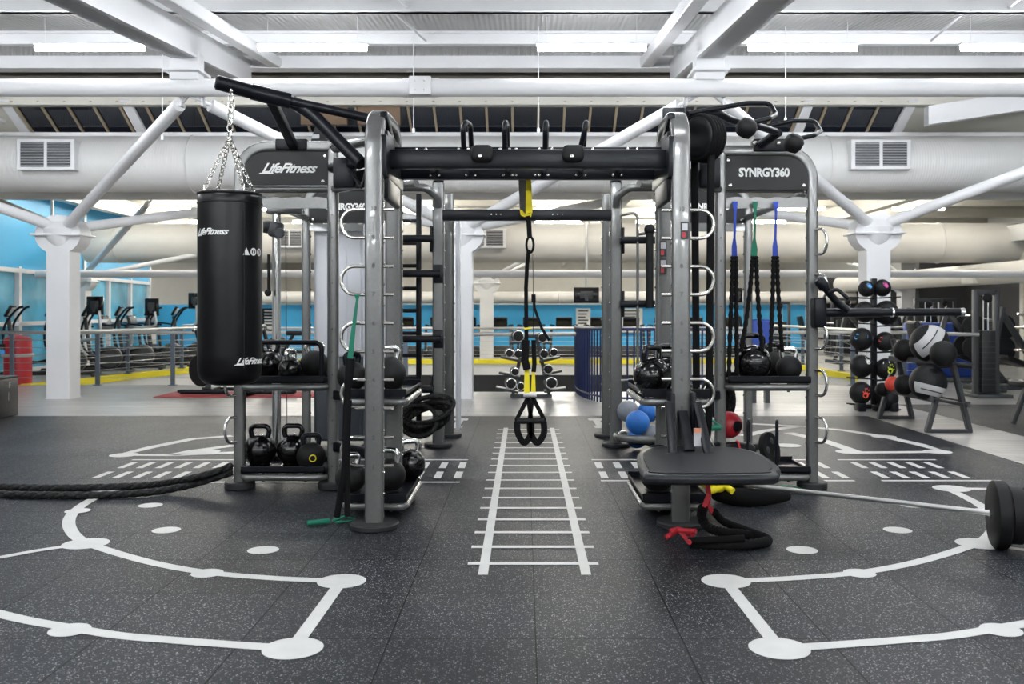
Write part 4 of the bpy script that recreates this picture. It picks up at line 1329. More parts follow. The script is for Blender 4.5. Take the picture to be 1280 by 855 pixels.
for s_, x0, x1 in ((-1, 660, 658.5), (1, 667, 666.5)):
    q = B(); q.prism([P(656, 447, D), P(661.5, 453, D), P(662, 491, D), P(655, 491, D)] if s_ < 0 else [P(666, 447, D), P(668.2, 450, D), P(669.6, 490, D), P(663.8, 490, D)], (0, .006, 0)); q.build('lower_strap', 'yellow', tr, so, 0)
    q = B(); c = P(x1, 494, D); q.box(c.x - .022, c.x + .022, D - .01, D + .01, c.z - .012, c.z + .012, .004); q.build('metal_clip', 'rail', tr, so)
for s_, cx_ in ((-1, 655), (1, 671)):
    q = B()
    strap(q, [P(660 if s_ < 0 else 666, 497, D), P(cx_ - 9, 524, D), P(cx_ - 9, 530, D)], .028, .008)
    strap(q, [P(660 if s_ < 0 else 666, 497, D), P(cx_ + 9, 524, D), P(cx_ + 9, 530, D)], .028, .008)
    h = q.build('handle_strap', 'web', tr, so)
    q = B(); q.tube([P(cx_ - 9, 526, D), P(cx_ + 9, 526, D)], .02, 12); q.build('grip', 'rubber', h, so, 60)
    q = B(); q.sweep(smooth_path([P(cx_ - 8.5, 527, D - .01), P(cx_ - 8, 540, D - .01), P(cx_ - 2, 552, D - .01), P(cx_ + 3, 552, D - .01), P(cx_ + 9, 541, D - .01), P(cx_ + 8.5, 527, D - .01)], 4), rrect(.014, .042, .006, 2), up=(0, 1, 0)); q.build('foot_cradle', 'web', h, so)

# ================================================================== RESISTANCE BANDS
for px, m_, fork, lab in ((919, 'blue_web', ((911, 470), (921, 468)), 'blue topped resistance band hanging leftmost on the right hook rail'),
                          (944, 'green_web', ((926, 440), (953, 440)), 'green topped resistance band hanging in the middle of the right hook rail'),
                          (970, 'blue_web', ((963, 440), (978, 440)), 'blue topped resistance band hanging rightmost on the right hook rail')):
    p = P(px, 254, 6.42); t = thing('resistance_band', lab, 'resistance band', p, 0, None)
    b = B(); d = 6.42; kx = px - 1
    b.prism([P(px - 3.5, 252, d), P(px + 3.5, 252, d), P(px + 1.5, 266, d), P(kx + 1.6, 300, d), P(kx - 1.2, 300, d), P(px - 1.3, 266, d)], (0, .005, 0))
    b.prism([P(kx - 1.2, 298, d), P(kx + 1.6, 298, d), P(kx + 3, 308, d), P(kx + 3.5, 324, d), P(kx - 3, 324, d), P(kx - 3, 308, d)] if px != 944 else [P(kx - 1.2, 298, d), P(kx + 1.6, 298, d), P(kx + 4, 312, d), P(kx + 3, 324, d), P(kx - 3.5, 324, d), P(kx - 4, 312, d)], (0, .01, 0))
    b.build('strap', m_, t, p, 0)
    for i, (ex, ey) in enumerate(fork):
        sx = kx + (-2 if i == 0 else 2)
        c = smooth_path([P(sx, 320, d), P(sx + (ex - sx) * .15, 350, d), P(sx + (ex - sx) * .55, 400, d), P(ex, ey, d + .02)], 10)
        b = B(); b.tube(c, [.0155 + (.003 if k % 2 else -.003) for k in range(len(c))], 10); b.build('sleeve', 'web', t, p, 40)

# green band hanging from a ring of the left front upright
p = P(446, 372, 5.28); t = thing('resistance_band', 'green and black resistance band hanging from a ring on the left upright', 'resistance band', p)
b = B(); d = 5.25; b.prism([P(442, 368, d), P(450, 368, d), P(448, 374, d), P(443, 425, d), P(441, 450, d), P(434, 450, d), P(437, 425, d), P(445, 374, d)], (0, .006, 0)); b.build('strap', 'green_web', t, p, 0)
b = B(); c = smooth_path([P(438, 448, d), P(436, 475, d), P(433, 510, d), P(431, 580, d), P(425, 620, 5.27), P(421, 646, 5.28)], 6); b.tube(c, [.026 if k < 8 else .019 for k in range(len(c))], 12)
c = smooth_path([P(436, 500, d), P(434, 560, d), P(434, 610, 5.27), P(434, 645, 5.28)], 6); b.tube(c, .017, 10); b.build('sleeve', 'web', t, p, 40)
b = B(); b.tube([G(384, 654, .02), G(412, 651, .02)], .016, 10); b.tube([G(416, 651, .02), G(432, 645, .05), G(446, 650, .02), G(420, 653, .02)], .009, 8); b.build('handle', 'green_web', t, p, 40)

# red and black cord on the floor below the step platform
p = G(880, 672); t = thing('resistance_tube', 'thick black cord with red strap ends looped on the floor below the step platform', 'resistance tube', p)
b = B(); zc_ = .03
c = smooth_path([G(879, 634, .16), G(877, 645, .10), G(884, 658, .05), G(902, 665, zc_), G(930, 668, zc_), G(953, 672, .028), G(958, 677, .028), G(930, 681, .028), G(890, 681, .028), G(862, 679, .028)], 10)
b.tube(c, [.026 + (.002 if k % 2 else -.002) for k in range(len(c))], 12)
c = smooth_path([G(893, 640, .13), G(905, 652, .06), G(930, 662, .045), G(955, 671, .04)], 8); b.tube(c, .022, 10)
c = smooth_path([G(860, 676, .05), G(890, 675, .06), G(930, 673, .065)], 8); b.tube(c, .019, 10); b.build('sleeve', 'web', t, p, 40)
b = B()
for pp in ([(884, 600, .3), (886, 618, .22), (885, 632, .16), (892, 642, .12)], [(886, 618, .22), (880, 634, .16)]):
    strap(b, [G(*q) for q in pp], .028, .008)
b.build('red_strap', 'red_web', t, p, 40); b = B()
b.tube([G(838, 665, .05), G(848, 662, .06), G(866, 668, .06)], .018, 8); b.tube([G(850, 663, .08), G(870, 664, .09)], .013, 8); b.tube([G(832, 672, .02), G(846, 664, .05)], .014, 8); b.tube([G(850, 664, .05), G(862, 678, .05)], .012, 8)
b.build('red_strap', 'red_web', t, p, 40)
# yellow handle
p = G(890, 606, .1); t = thing('exercise_stirrup', 'bright yellow grip handle lying under the step platform', 'handle', p)
b = B(); b.tube([G(872, 598, .16), G(880, 606, .12), G(898, 612, .1), G(912, 610, .1)], .02, 10); b.tube([G(888, 614, .09), G(906, 608, .12), G(916, 614, .1)], .022, 10); b.tube([G(868, 594, .2), G(884, 606, .14)], .014, 8)
b.build('grip', 'yellow', t, p, 50)
# sandbag roll on floor under right shelf
p = G(945, 622); b = B(); c = smooth_path([G(893, 618, .05), G(920, 621, .055), G(950, 622, .055), G(985, 620, .05)], 5)
b.tube(c, [.03 + .03 * math.sin(PI * min(1, (k + 1) / len(c))) for k in range(len(c))], 14)
t = thing('sandbag', 'flat black training bag lying on the floor under the lower right shelf', 'sandbag', p); b.build('bag_body', 'web', t, p, 60)
b = B(); strap(b, smooth_path([G(960, 611, .11), G(985, 607, .1), G(1005, 612, .06)], 4), .02, .006, up=(0, 0, 1)); b.build('green_strap', 'green_web', t, p)

# ================================================================== LANDMINE BARBELL
p0 = P(915, 604, 6.0); p1 = Vector(((1244 - CX) * 4.86 / F, 4.86, CH - (642 - CY) * 4.86 / F)); dv = (p1 - p0).normalized()
t = thing('barbell', 'long steel barbell slanting from the rig to black plates at the right edge', 'barbell', (p0.x, p0.y, 0)); o = (p0.x, p0.y, 0)
b = B(); b.tube([p0, p1], .0145, 16); b.build('bar', 'rail', t, o, 60)
b = B(); b.tube([p0 - dv * .35, p0 + dv * .1], .032, 14); b.build('pivot_sleeve', 'black', t, o, 60)
pax = Vector((1, -.28, 0)).normalized(); pl = p1.copy(); pr_ = .177
b = B(); b.lathe([(.03, -.02), (pr_ * .9, -.02), (pr_, -.008), (pr_, .045), (pr_ * .94, .056), (.03, .056)], 48, (pl.x, pl.y, pr_ + .001), pax); b.build('bumper_plate', 'rubber', t, o, 40)
b = B(); b.lathe([(.03, .056), (.14, .056), (.148, .065), (.148, .12), (.14, .13), (.03, .13)], 40, (pl.x, pl.y, pr_ + .001), pax); b.build('weight_plate', 'rubber', t, o, 40)
b = B(); b.lathe([(.03, .13), (.14, .13), (.147, .14), (.147, .2), (.14, .21), (.03, .21)], 40, (pl.x, pl.y, pr_ + .001), pax); b.build('weight_plate', 'rubber', t, o, 40)
b = B(); b.lathe([(.025, -.03), (.025, .4)], 16, (pl.x, pl.y, pr_ + .001), pax); b.build('sleeve', 'chrome', t, o, 60)

# ================================================================== BATTLE ROPES
for k, (pts, lab) in enumerate((([(-60, 607), (0, 607), (60, 608), (130, 607), (190, 604), (240, 596), (275, 586), (290, 580)], 'upper of two black braided battle ropes running off to the left'),
                                ([(-60, 616), (0, 616), (60, 617), (120, 617), (180, 614), (230, 606), (270, 595), (290, 588)], 'lower black braided battle rope, nearer the camera, at the left'))):
    zs = [.024] * 4 + [.03, .06, .12, .16] if k else [.024] * 4 + [.03, .07, .13, .18]
    ds = []
    P_ = []
    for (q, z) in zip(pts, zs): P_.append(G(q[0], q[1] + 2, z))
    for i in range(5, 8): P_[i] = P(pts[i][0], pts[i][1] + 2, (6.3, 6.35, 6.4)[i - 5])
    c = smooth_path(P_, 14); b = B()
    # two twisted strands under a braid
    for s_ in range(3):
        L0 = 0; tw = []
        for i, q in enumerate(c):
            if i: L0 += (q - c[i - 1]).length
            a = L0 * 28 + s_ * 2 * PI / 3; tdir = (c[min(i + 1, len(c) - 1)] - c[max(i - 1, 0)]).normalized(); u = tdir.cross(Vector((0, 0, 1))).normalized(); v = u.cross(tdir)
            tw.append(q + (u * math.cos(a) + v * math.sin(a)) * .0085)
        b.tube(tw, .0175, 10)
    tag(b.build('battle_rope', 'rope', None, (c[0].x, c[0].y, 0), 60), lab, 'rope')

# coiled rope on the step arm
p = P(528, 520, 8.3); b = B()
for k in range(7):
    c = []
    rx, rz_ = (.17, .14) if k == 0 else (.24 - .01 * k, .1 + .012 * (k % 3))
    cx_, cz = (523, 525) if k == 0 else (532 + (k % 2) * 3, 508 + 3 * k)
    q = P(cx_, cz, 8.26 - .0 * k)
    for j in range(28):
        a = 2 * PI * j / 28; c.append(q + Vector((rx * math.cos(a), -.06 + .02 * k + .04 * math.sin(a * 2 + k), rz_ * math.sin(a) + (.05 * math.cos(a) if k else 0))))
    b.tube(c, .022, 10, closed=True)
tag(b.build('coiled_rope', 'rope', None, (p.x, p.y, 0), 60), 'black battle rope coiled over the lowest arm at the rear left post', 'rope')

# ================================================================== SMALL THINGS ON THE RIGHT BAY
p = P(962, 552, 6.62); t = thing('weight_plate', 'black grip plate leaning in the rack on the lower right shelf', 'weight plate', (p.x, p.y, .135)); o = (p.x, p.y, .135)
ax_ = Vector((.72, -.66, .25)).normalized()
c = Vector((p.x, p.y, .135 + .125))
b = B(); b.lathe([(.03, -.02), (.08, -.014), (.1, -.022), (.118, -.018), (.122, 0), (.118, .018), (.1, .022), (.08, .014), (.03, .02)], 36, c, ax_); pd = b.build('plate', 'rubber', t, o, 40)
u = ax_.orthogonal().normalized(); v = ax_.cross(u); b = B()
for k in range(3):
    a = k * 2.094 + .4
    for s_ in (-1, 1): b.lathe([(.026, 0), (.02, .003), (.001, .003)], 14, c + (u * math.cos(a) + v * math.sin(a)) * .055 + ax_ * s_ * .0175, ax_ * s_)
b.build('grip_hole', 'frame_d', pd, o)
for px, lab in ((938, 'left'), (974, 'right')):
    b = B(); x = (px - CX) * 6.5 / F
    b.tube(arc_path([(x - .02, 6.5, .13), (x - .02, 6.5, .47 if lab == 'right' else .47), (x + .02, 6.62, .47), (x + .02, 6.62, .13)], .03, 5), .009, 8); b.build('plate_divider', 'black', rig, RO, 60)
p = P(920, 556, 6.6); t = thing('sandbag', 'short black power bag with a red strap on the lower right shelf', 'sandbag', (p.x, p.y, .135)); o = (p.x, p.y, .135)
b = B(); b.lathe([(.02, -.13), (.06, -.13), (.085, -.1), (.088, 0), (.085, .1), (.06, .13), (.02, .13)], 24, (p.x, p.y, .225), (1, 0, 0)); b.build('bag_body', 'vinyl', t, o, 50)
b = B(); b.tube([(p.x + .01, p.y + .091 * math.cos(a), .225 + .091 * math.sin(a)) for a in [2 * PI * k / 24 for k in range(24)]], .008, 6, closed=True); b.build('red_strap', 'red_web', t, o)
p = P(911, 531, 6.75); t = thing('medicine_ball', 'red medicine ball resting on the black power bag at the lower right shelf', 'medicine ball', p)
b = B(); b.sphere((0, 0, 0), .098, 24); b.build('ball', 'red', t, smooth=60); b = B(); b.lathe([(.04, .0), (.038, .004), (.001, .006)], 20, (.045, -.087, .0), (.45, -.88, 0)); b.build('printed_disc', 'vinyl', t, smooth=60)
p = G(896, 536, .4); b = B(); b.tube([P(880, 520, 6.2), P(892, 527, 6.2), P(902, 533, 6.2), P(881, 531, 6.2), P(880, 520, 6.2)], .009, 8); b.tube([P(880, 536, 6.2), P(901, 534, 6.2)], .02, 10)
tag(b.build('exercise_stirrup', 'green_web', None, P(890, 530, 6.2), 40), 'green strap handle hanging beside the right front upright', 'handle')
p = P(907, 500, 7.2); b = B()
for k in range(9): b.tube([p + Vector((.06 * math.cos(a) - .002 * k * k, .012 * (k - 4), .13 * math.sin(a))) for a in [2 * PI * j / 18 for j in range(18)]], .011, 8, closed=True)
tag(b.build('coiled_rope', 'rope', None, p, 60), 'small dark coil of cord hanging below the upper right shelf', 'rope')

# balls in the tray at the rear right
for px, py, d, r, m_, lab in ((797, 528, 8.1, .105, 'blue_ball', 'bright blue ball in front in the round tray at the rear right'), (811, 514, 8.4, .1, 'blue_ball', 'blue ball half hidden at the back of the round tray'),
                              (785, 514, 8.4, .1, 'grey_ball', 'light grey ball at the back left of the round tray'), (816, 545, 8.12, .1, 'grey_ball', 'dark grey ball at the right of the round tray'), (796, 548, 8.3, .09, 'blue_ball', 'blue ball lowest in the round tray')):
    b = B(); b.sphere((0, 0, 0), r, 24); b.lathe([(.014, 0), (.01, .003), (.001, .002)], 12, (0, -r * .93, r * .36), (0, -.93, .36))
    tag(b.build('medicine_ball', m_, None, (0, 0, 0), 60), lab, 'medicine ball').location = P(px, py, d)

# ================================================================== MEDICINE BALL TREE
def sphere_shape(b, c, r, shapes):
    """shapes: list of 2D polygons (units of ball radius) laid on the ball's front"""
    c = Vector(c)
    for pl_ in shapes:
        vs = []
        for u, v in pl_:
            q = Vector((u, -math.sqrt(max(.05, 1 - u * u - v * v)), v)).normalized(); vs.append(c + q * r * 1.012)
        b.add(vs, [list(range(len(vs)))])


def hand_shape(cx_, cy, s_, rot):
    out = []; R = lambda u, v: (cx_ + s_ * (u * math.cos(rot) - v * math.sin(rot)), cy + s_ * (u * math.sin(rot) + v * math.cos(rot)))
    out.append([R(.42 * math.cos(2 * PI * k / 12), -.2 + .38 * math.sin(2 * PI * k / 12)) for k in range(12)])
    for i, (a, l_) in enumerate(((.9, .7), (.35, 1.), (.05, 1.08), (-.25, 1.), (-.75, .75))):
        dx, dy = -math.sin(a), math.cos(a); bx_, by_ = dx * .34, -.2 + dy * .34
        w_ = .085
        out.append([R(bx_ - dy * w_, by_ + dx * w_), R(bx_ + dy * w_, by_ - dx * w_), R(dx * l_ + dy * w_ * .8, -.2 + dy * l_ - dx * w_ * .8), R(dx * l_ * 1.06, -.2 + dy * l_ * 1.06), R(dx * l_ - dy * w_ * .8, -.2 + dy * l_ + dx * w_ * .8)])
    return out


o = G(1092, 513); t = thing('ball_tree', 'black upright tree rack holding ten medicine balls in front of a white column', 'ball rack', o)
d0 = o.y
b = B(); b.box(o.x - .035, o.x + .035, d0 - .03, d0 + .03, .05, 1.65, .008); b.build('pole', 'black', t, o)
b = B(); b.box(o.x - .24, o.x + .24, d0 - .05, d0 + .05, .02, .08, .015); b.box(o.x - .05, o.x + .05, d0 - .28, d0 + .28, .02, .08, .015)
for s_ in (-1, 1): b.box(o.x + s_ * .2 - .05, o.x + s_ * .2 + .05, d0 - .18, d0 + .0, .0, .11, .02)
b.build('base', 'black', t, o)
rows = ((361, 352, 370), (388, 388, 394), (424, 422, 440), (458, 460, 468), (491, 494, 505))
sp = [((1083, 361, .1, 'bluep', .6), (1103, 360, .105, 'pink', .5)), ((1081, 390, .13, None, 0), (1108, 391, .15, None, 0)), ((1077, 424, .14, 'bluep', .0), (1106, 427, .12, 'redp', 0)),
      ((1077, 458, .14, 'white_print', .0), (1107, 461, .13, 'greenp', -.4)), ((1076, 491, .138, 'redp', -.35), (1109, 498, .135, None, 0))]
nm = ['top', 'second', 'third', 'fourth', 'bottom']; nc = {'bluep': 'a light blue print', 'pink': 'a pink print', 'redp': 'a red print', 'white_print': 'a white print', 'greenp': 'a lime green hand print', None: 'no visible print'}
for i, row in enumerate(sp):
    for j, (px, py, r, mk, rot) in enumerate(row):
        c = P(px, py, d0 - .06); bl = thing('medicine_ball', 'black medicine ball with %s, %s row of the tree, %s side' % (nc[mk], nm[i], ('left', 'right')[j]), 'medicine ball', c, 0, 'medicine balls on the tree rack')
        b = B(); b.sphere((0, 0, 0), r, 26); b.build('ball', 'medblack', bl, smooth=60)
        b = B(); b.tube([(r * 1.002 * math.cos(a), 0, r * 1.002 * math.sin(a)) for a in [2 * PI * k / 24 for k in range(24)]], .003, 5, closed=True); b.build('seam', 'dark', bl)
        if mk:
            b = B()
            if mk in ('redp', 'greenp') and i != 2: sphere_shape(b, (0, 0, 0), r, hand_shape(.12, -.05, .62, rot))
            elif i == 0: sphere_shape(b, (0, 0, 0), r, hand_shape(.1, .3, .5, rot))
            elif i == 3: sphere_shape(b, (0, 0, 0), r, hand_shape(.3, .5, .45, 0))
            else: sphere_shape(b, (0, 0, 0), r, [[(.15, .12), (.75, .0), (.78, .22), (.2, .38)], [(-.85, .1), (-.7, .0), (-.5, .45), (-.65, .5)]])
            b.build('print', mk, bl, smooth=0)
        if mk == 'greenp':
            b = B(); sphere_shape(b, (0, 0, 0), r, [[(-.5, .5), (.1, .6), (.1, .75), (-.45, .68)]]); b.build('print', 'white_print', bl, smooth=0)
        s_ = -1 if j == 0 else 1
        b = B()
        for q in (-.05, .05): b.tube([(o.x, d0 + q, c.z - r - .02), (o.x + s_ * .32, d0 + q, c.z - r - .005)], .008, 8)
        b.build('support_arm', 'black', t, o)

# ================================================================== A-FRAME BALL RACK
F1 = [G(1160, 540), G(1212, 541), G(1098, 524), G(1140, 523)]
o = G(1150, 532); t = thing('ball_rack', 'dark steel two tier A-frame rack with large wall balls on it', 'ball rack', o)
sec = rrect(.05, .07, .01, 1)
def fr_side(xl, xr, yy, z1, nm_='end_frame'):
    b = B(); b.sweep([(xl, yy, .02), (xr + .02, yy, .02)], rrect(.035, .06, .008, 1)); xm = xl + .19
    b.sweep([(xl + .02, yy, .02), (xl + .16, yy, .52)], sec); b.sweep([(xr, yy, .02), (xr - .22, yy, z1)], sec); return b
b = fr_side(G(1157, 541).x, G(1212, 541).x, 9.45, .92); b.build('end_frame', 'frame_d', t, o, 40)
b = fr_side(G(1098, 524).x, G(1141, 524).x, 10.65, .92); b.build('end_frame', 'frame_d', t, o, 40)
# shelves as sloping rails
def shelf(px0, py0, d_0, px1, py1, d_1, dep):
    a, e = P(px0, py0, d_0), P(px1, py1, d_1); b = B(); n_ = (e - a).cross(Vector((0, 0, 1))).normalized()
    for k in (0, dep):
        b.sweep([a + n_ * k + Vector((0, 0, k * .15)), e + n_ * k + Vector((0, 0, k * .15))], rrect(.06, .03, .006, 1), up=(0, 0, 1))
    b.prism([a, e, e + n_ * dep + Vector((0, 0, dep * .15)), a + n_ * dep + Vector((0, 0, dep * .15))], (0, 0, .012))
    b.build('shelf', 'frame_d', t, o, 40)
shelf(1112, 448, 10.6, 1178, 452, 9.35, -.32)
shelf(1098, 485, 10.7, 1165, 499, 9.35, -.38)
BL = [(1162, 429, 9.7, .2, True, .5, 'large black and grey wall ball on the top tier of the A-frame rack'), (1160, 478, 9.5, .185, True, -.4, 'large black and grey wall ball on the lower tier of the A-frame rack'),
      (1131, 438, 10.2, .125, False, 0, 'dark grey slam ball at the left of the top tier'), (1179, 442, 9.3, .13, False, 0, 'dark grey slam ball at the right of the top tier'),
      (1131, 481, 9.9, .11, False, 0, 'black slam ball between the red ball and the large lower wall ball'), (1116, 480, 10.3, .085, 'red', 0, 'red ball on the lower tier of the A-frame rack'),
      (1103, 487, 10.5, .08, False, 0, 'small dark ball at the far left of the lower tier')]
for px, py, d, r, two, rot, lab in BL:
    c = P(px, py, d); bl = thing('wall_ball', lab, 'exercise ball', c)
    b = B(); b.sphere((0, 0, 0), r, 32); b.build('ball', 'medblack' if two is True else ('redp' if two == 'red' else 'rubber'), bl, smooth=60)
    if two is True:
        b = B(); vs = []; fs = []; n = 16; up_ = 1 if rot > 0 else -1
        for i in range(n + 1):
            th = -1.15 + 2.3 * i / n
            for j in range(9):
                ph = (-.05 + .85 * j / 8) if rot > 0 else (-.75 + .62 * j / 8)
                v = Vector((math.sin(th) * math.cos(ph), -math.cos(th) * math.cos(ph), math.sin(ph)))
                R = Matrix.Rotation(-.9 if rot > 0 else .25, 3, 'Y'); vs.append(R @ v * r * 1.006)
        for i in range(n):
            for j in range(8): a = i * 9 + j; fs.append([a, a + 9, a + 10, a + 1])
        b.add(vs, fs); pn = b.build('grey_panel', 'medgrey', bl, smooth=60)
        b = B(); j = 4; b.tube([vs[i * 9 + j] * 1.004 for i in range(3, n - 2)], .006, 6); b.build('seam', 'dark', pn)

# flat bench at the right edge
o = G(1275, 530); t = thing('bench', 'flat black bench cut by the right edge of the photo', 'bench', o)
b = B(); b.box(o.x - .18, o.x + 1.0, 9.7, 10.1, .43, .5, .02, 3); b.build('pad', 'vinyl', t, o)
b = B(); b.sweep([(o.x - .15, 9.75, .02), (o.x - .02, 9.8, .43)], sec); b.sweep([(o.x - .15, 10.05, .02), (o.x - .02, 10.0, .43)], sec); b.sweep([(o.x + .9, 9.9, .02), (o.x + .8, 9.9, .43)], sec); b.box(o.x - .1, o.x + .9, 9.86, 9.94, .37, .43); b.build('frame', 'frame_d', t, o)

# ================================================================== LEFT EDGE: BOX, BIN
o = Vector((-6.4, 10.6, 0)); t = thing('plyo_box', 'black foam plyo box at the left edge of the photo', 'box', o)
b = B(); b.box(-6.8, -6.046, 10.25, 11.05, 0, .45, .012); b.box(-6.8, -6.046, 10.25, 11.05, .455, .476, .005); b.build('block', 'vinyl', t, o)
b = B(); text_on(b, 'F', .09, lambda u, v: (-6.0445, 10.86 + u, .37 + v), 0, .002); text_on(b, '|', .11, lambda u, v: (-6.0445, 10.84 + u, .25 + v)); b.build('lettering', 'lgrey', t, o, 0)
o = G(22.5, 480); t = thing('litter_bin', 'red cylindrical litter bin with domed top beside the left white column', 'bin', o); rb_ = 16 * o.y / F
hb = (480 - 420) * o.y / F
b = B(); b.lathe([(rb_, 0), (rb_, hb * .9), (rb_ * .98, hb * .95), (rb_ * .7, hb * 1.0), (.01, hb * 1.03)], 32, o); bn = b.build('body', 'red', t, o, 40)
b = B(); b.tube([o + Vector((rb_ * 1.03 * math.cos(a), rb_ * 1.03 * math.sin(a), hb * .6)) for a in [2 * PI * k / 30 for k in range(30)]], .03, 8, closed=True); b.build('bin_liner', 'lgrey', t, o, 60)
b = B(); b.box(o.x - rb_ * .95, o.x - rb_ * .55, o.y - rb_ * .95, o.y - rb_ * .6, hb * .74, hb * .84); b.build('opening', 'dark', t, o, 0)
b = B(); b.box(o.x - rb_ * .9, o.x - rb_ * .5, o.y - rb_ * .98, o.y - rb_ * .6, hb * .63, hb * .72); b.build('label', 'bluep', t, o, 0)

# ================================================================== RAILINGS
def railing(pts, z, posts, label, m='rail', wires=6, zb=0, pm='post'):
    pts = [Vector(p) for p in pts]
    t = thing('railing', label, 'railing', pts[0])
    b = B(); b.tube([p + Vector((0, 0, z)) for p in pts], .03, 12); b.build('top_rail', m, t, pts[0], 60)
    for w_ in range(wires):
        b = B(); zz = z * (w_ + 1) / (wires + 1); b.tube([p + Vector((0, 0, zz)) for p in pts], .005, 6); b.build('wire', m, t, pts[0], 60)
    for q in posts:
        q = Vector(q); b = B()
        b.box(q.x - .035, q.x + .035, q.y - .02, q.y + .02, q.z, q.z + z - .02, .005, 1); b.box(q.x - .06, q.x + .06, q.y - .05, q.y + .05, q.z, q.z + .012); b.build('post', pm, t, pts[0])
    return t


yr = 15.42
railing([(-9.2, yr, 0), (-2.5, yr, 0)], .88, [((px - CX) * yr / F, yr, 0) for px in (15, 122, 216, 312, 402)], 'near steel railing with wires left of the rig along the floor edge')
railing([(-2.3, 14.1, 0), (.95, 14.1, 0)], .89, [((px - CX) * 14.1 / F, 14.1, 0) for px in (472, 507)], 'steel railing along the stairwell edge behind the centre of the rig', wires=0)
railing([(2.35, yr, 0), (6.8, yr, 0)], .88, [((px - CX) * yr / F, yr, 0) for px in (862, 960, 1066, 1130)], 'steel railing with wires seen through the right storage bay')
railing([(-8.1, 16.2, .02), (-6.5, 23.2, .02)], .85, [Vector((-8.1, 16.2, .02)).lerp(Vector((-6.5, 23.2, .02)), k / 4) for k in range(5)], 'railing on the far side of the well in front of the left machines')
railing([(-6.5, 23.4, .02), (6.15, 23.4, .02)], .78, [(-6.2 + 1.95 * k, 23.4, .02) for k in range(7)], 'far railing on the yellow kerb before the treadmills')
railing([(6.2, 23.2, .02), (6.5, 16.4, .02)], .85, [Vector((6.2, 23.2, .02)).lerp(Vector((6.5, 16.4, .02)), k / 3) for k in range(4)], 'railing at the right side of the well beyond the ball tree')
# navy balustrade
cp = smooth_path([G(719, 488), G(724, 494), G(738, 500), G(760, 504), G(790, 505.5), G(830, 506), G(900, 506)], 14)
o = cp[0]; t = thing('balustrade', 'navy blue balustrade of close upright bars curving round the stairwell', 'railing', o)
b = B(); b.tube([p + Vector((0, 0, 1.0)) for p in cp], .022, 10); b.tube([p + Vector((0, 0, .08)) for p in cp], .014, 8); b.build('handrail', 'blue_steel', t, o, 60)
acc = 0; last = cp[0]; pos = [cp[0]]
for a, e in zip(cp[:-1], cp[1:]):
    L_ = (e - a).length; 
    while acc + L_ >= .09:
        f_ = (.09 - acc) / L_; a = a.lerp(e, f_); pos.append(a.copy()); L_ = (e - a).length; acc = 0
    acc += L_
for q in pos:
    b = B(); b.tube([q, q + Vector((0, 0, 1.0))], .013, 8); b.build('baluster', 'blue_steel', t, o, 60)

# ================================================================== DUMBBELL RACK (centre, behind)
o = G(660, 497); t = thing('dumbbell_rack', 'grey A-frame rack of chrome weights seen behind the hanging straps', 'weight rack', o); d = o.y
b = B(); b.sweep([P(641, 495, d), P(655, 418, d)], rrect(.05, .06, .01, 1)); b.sweep([P(687, 495, d), P(670, 418, d)], rrect(.05, .06, .01, 1)); b.box(P(638, 497, d).x, P(690, 497, d).x, d - .04, d + .04, 0, .05); b.sweep([P(655, 420, d), P(670, 420, d)], rrect(.05, .06, .01, 1))
b.build('frame', 'frame_d', t, o)
for (xa, ya, xb_, yb_) in ((637, 429, 655, 427), (626, 446, 655, 452), (624, 465, 650, 471), (620, 484, 648, 490), (672, 427, 690, 429), (674, 452, 700, 446), (678, 468, 702, 463), (680, 489, 707, 485)):
    b = B(); a, e = P(xa, ya, d), P(xb_, yb_, d); b.sweep([a, e], rrect(.03, .3, .01, 1), up=(0, 0, 1)); b.build('tray', 'frame_d', t, o)
for px, py, r in ((647, 420, .085), (677, 422, .07), (636, 441, .06), (647, 442, .065), (679, 442, .065), (691, 440, .06), (643, 464, .06), (684, 461, .07), (638, 479, .08), (688, 478, .085), (650, 482, .06)):
    c = P(px, py, d - .05); bl = thing('dumbbell', 'round chrome ended weight on the rack behind the straps', 'dumbbell', c, 0, 'chrome weights on the centre rack')
    b = B(); b.lathe([(r * .6, -.12), (r, -.11), (r, .11), (r * .6, .12)], 24, (0, 0, 0), (.1, -1, 0)); b.build('weight', 'rubber', bl, smooth=40)
    b = B(); b.lathe([(r * .98, .108), (r * 1.0, .125), (r * .84, .128), (r * .8, .11)], 24, (0, 0, 0), (.1, -1, 0), False); b.build('chrome_rim', 'chrome', bl, smooth=40)

# ================================================================== CARDIO MACHINES
def treadmill():
    t = thing('treadmill', 'x', 'treadmill')
    b = B(); b.box(-.4, .4, -.9, .9, .0, .16, .03); b.build('deck', 'dark', t)
    b = B(); b.box(-.27, .27, -.88, .75, .16, .17); b.build('belt', 'rubber', t)
    b = B()
    for s_ in (-1, 1): b.sweep([(s_ * .36, -.7, .1), (s_ * .33, -.78, .8)], rrect(.06, .07, .015, 2), up=(0, 1, 0))
    b.box(-.36, .36, -.84, -.74, .72, .82, .02); b.build('upright', 'frame_d', t)
    b = B(); b.obox((0, -.8, .94), (.44, .07, .26), (.25, 0, 0), .03, 3); c_ = b.build('console', 'screen', t)
    b = B(); b.obox((0, -.765, .945), (.36, .01, .18), (.25, 0, 0), .005); b.build('display', 'shroud_d', c_)
    for s_ in (-1, 1):
        b = B(); b.tube(smooth_path([(s_ * .24, -.8, .84), (s_ * .36, -.72, .86), (s_ * .36, -.4, .82)], 4), .02, 8); b.build('handrail', 'black', t)
    b = B(); b.box(-.3, .3, -.92, -.7, .05, .3, .05, 3); b.build('motor_cover', 'frame_d', t)
    return t


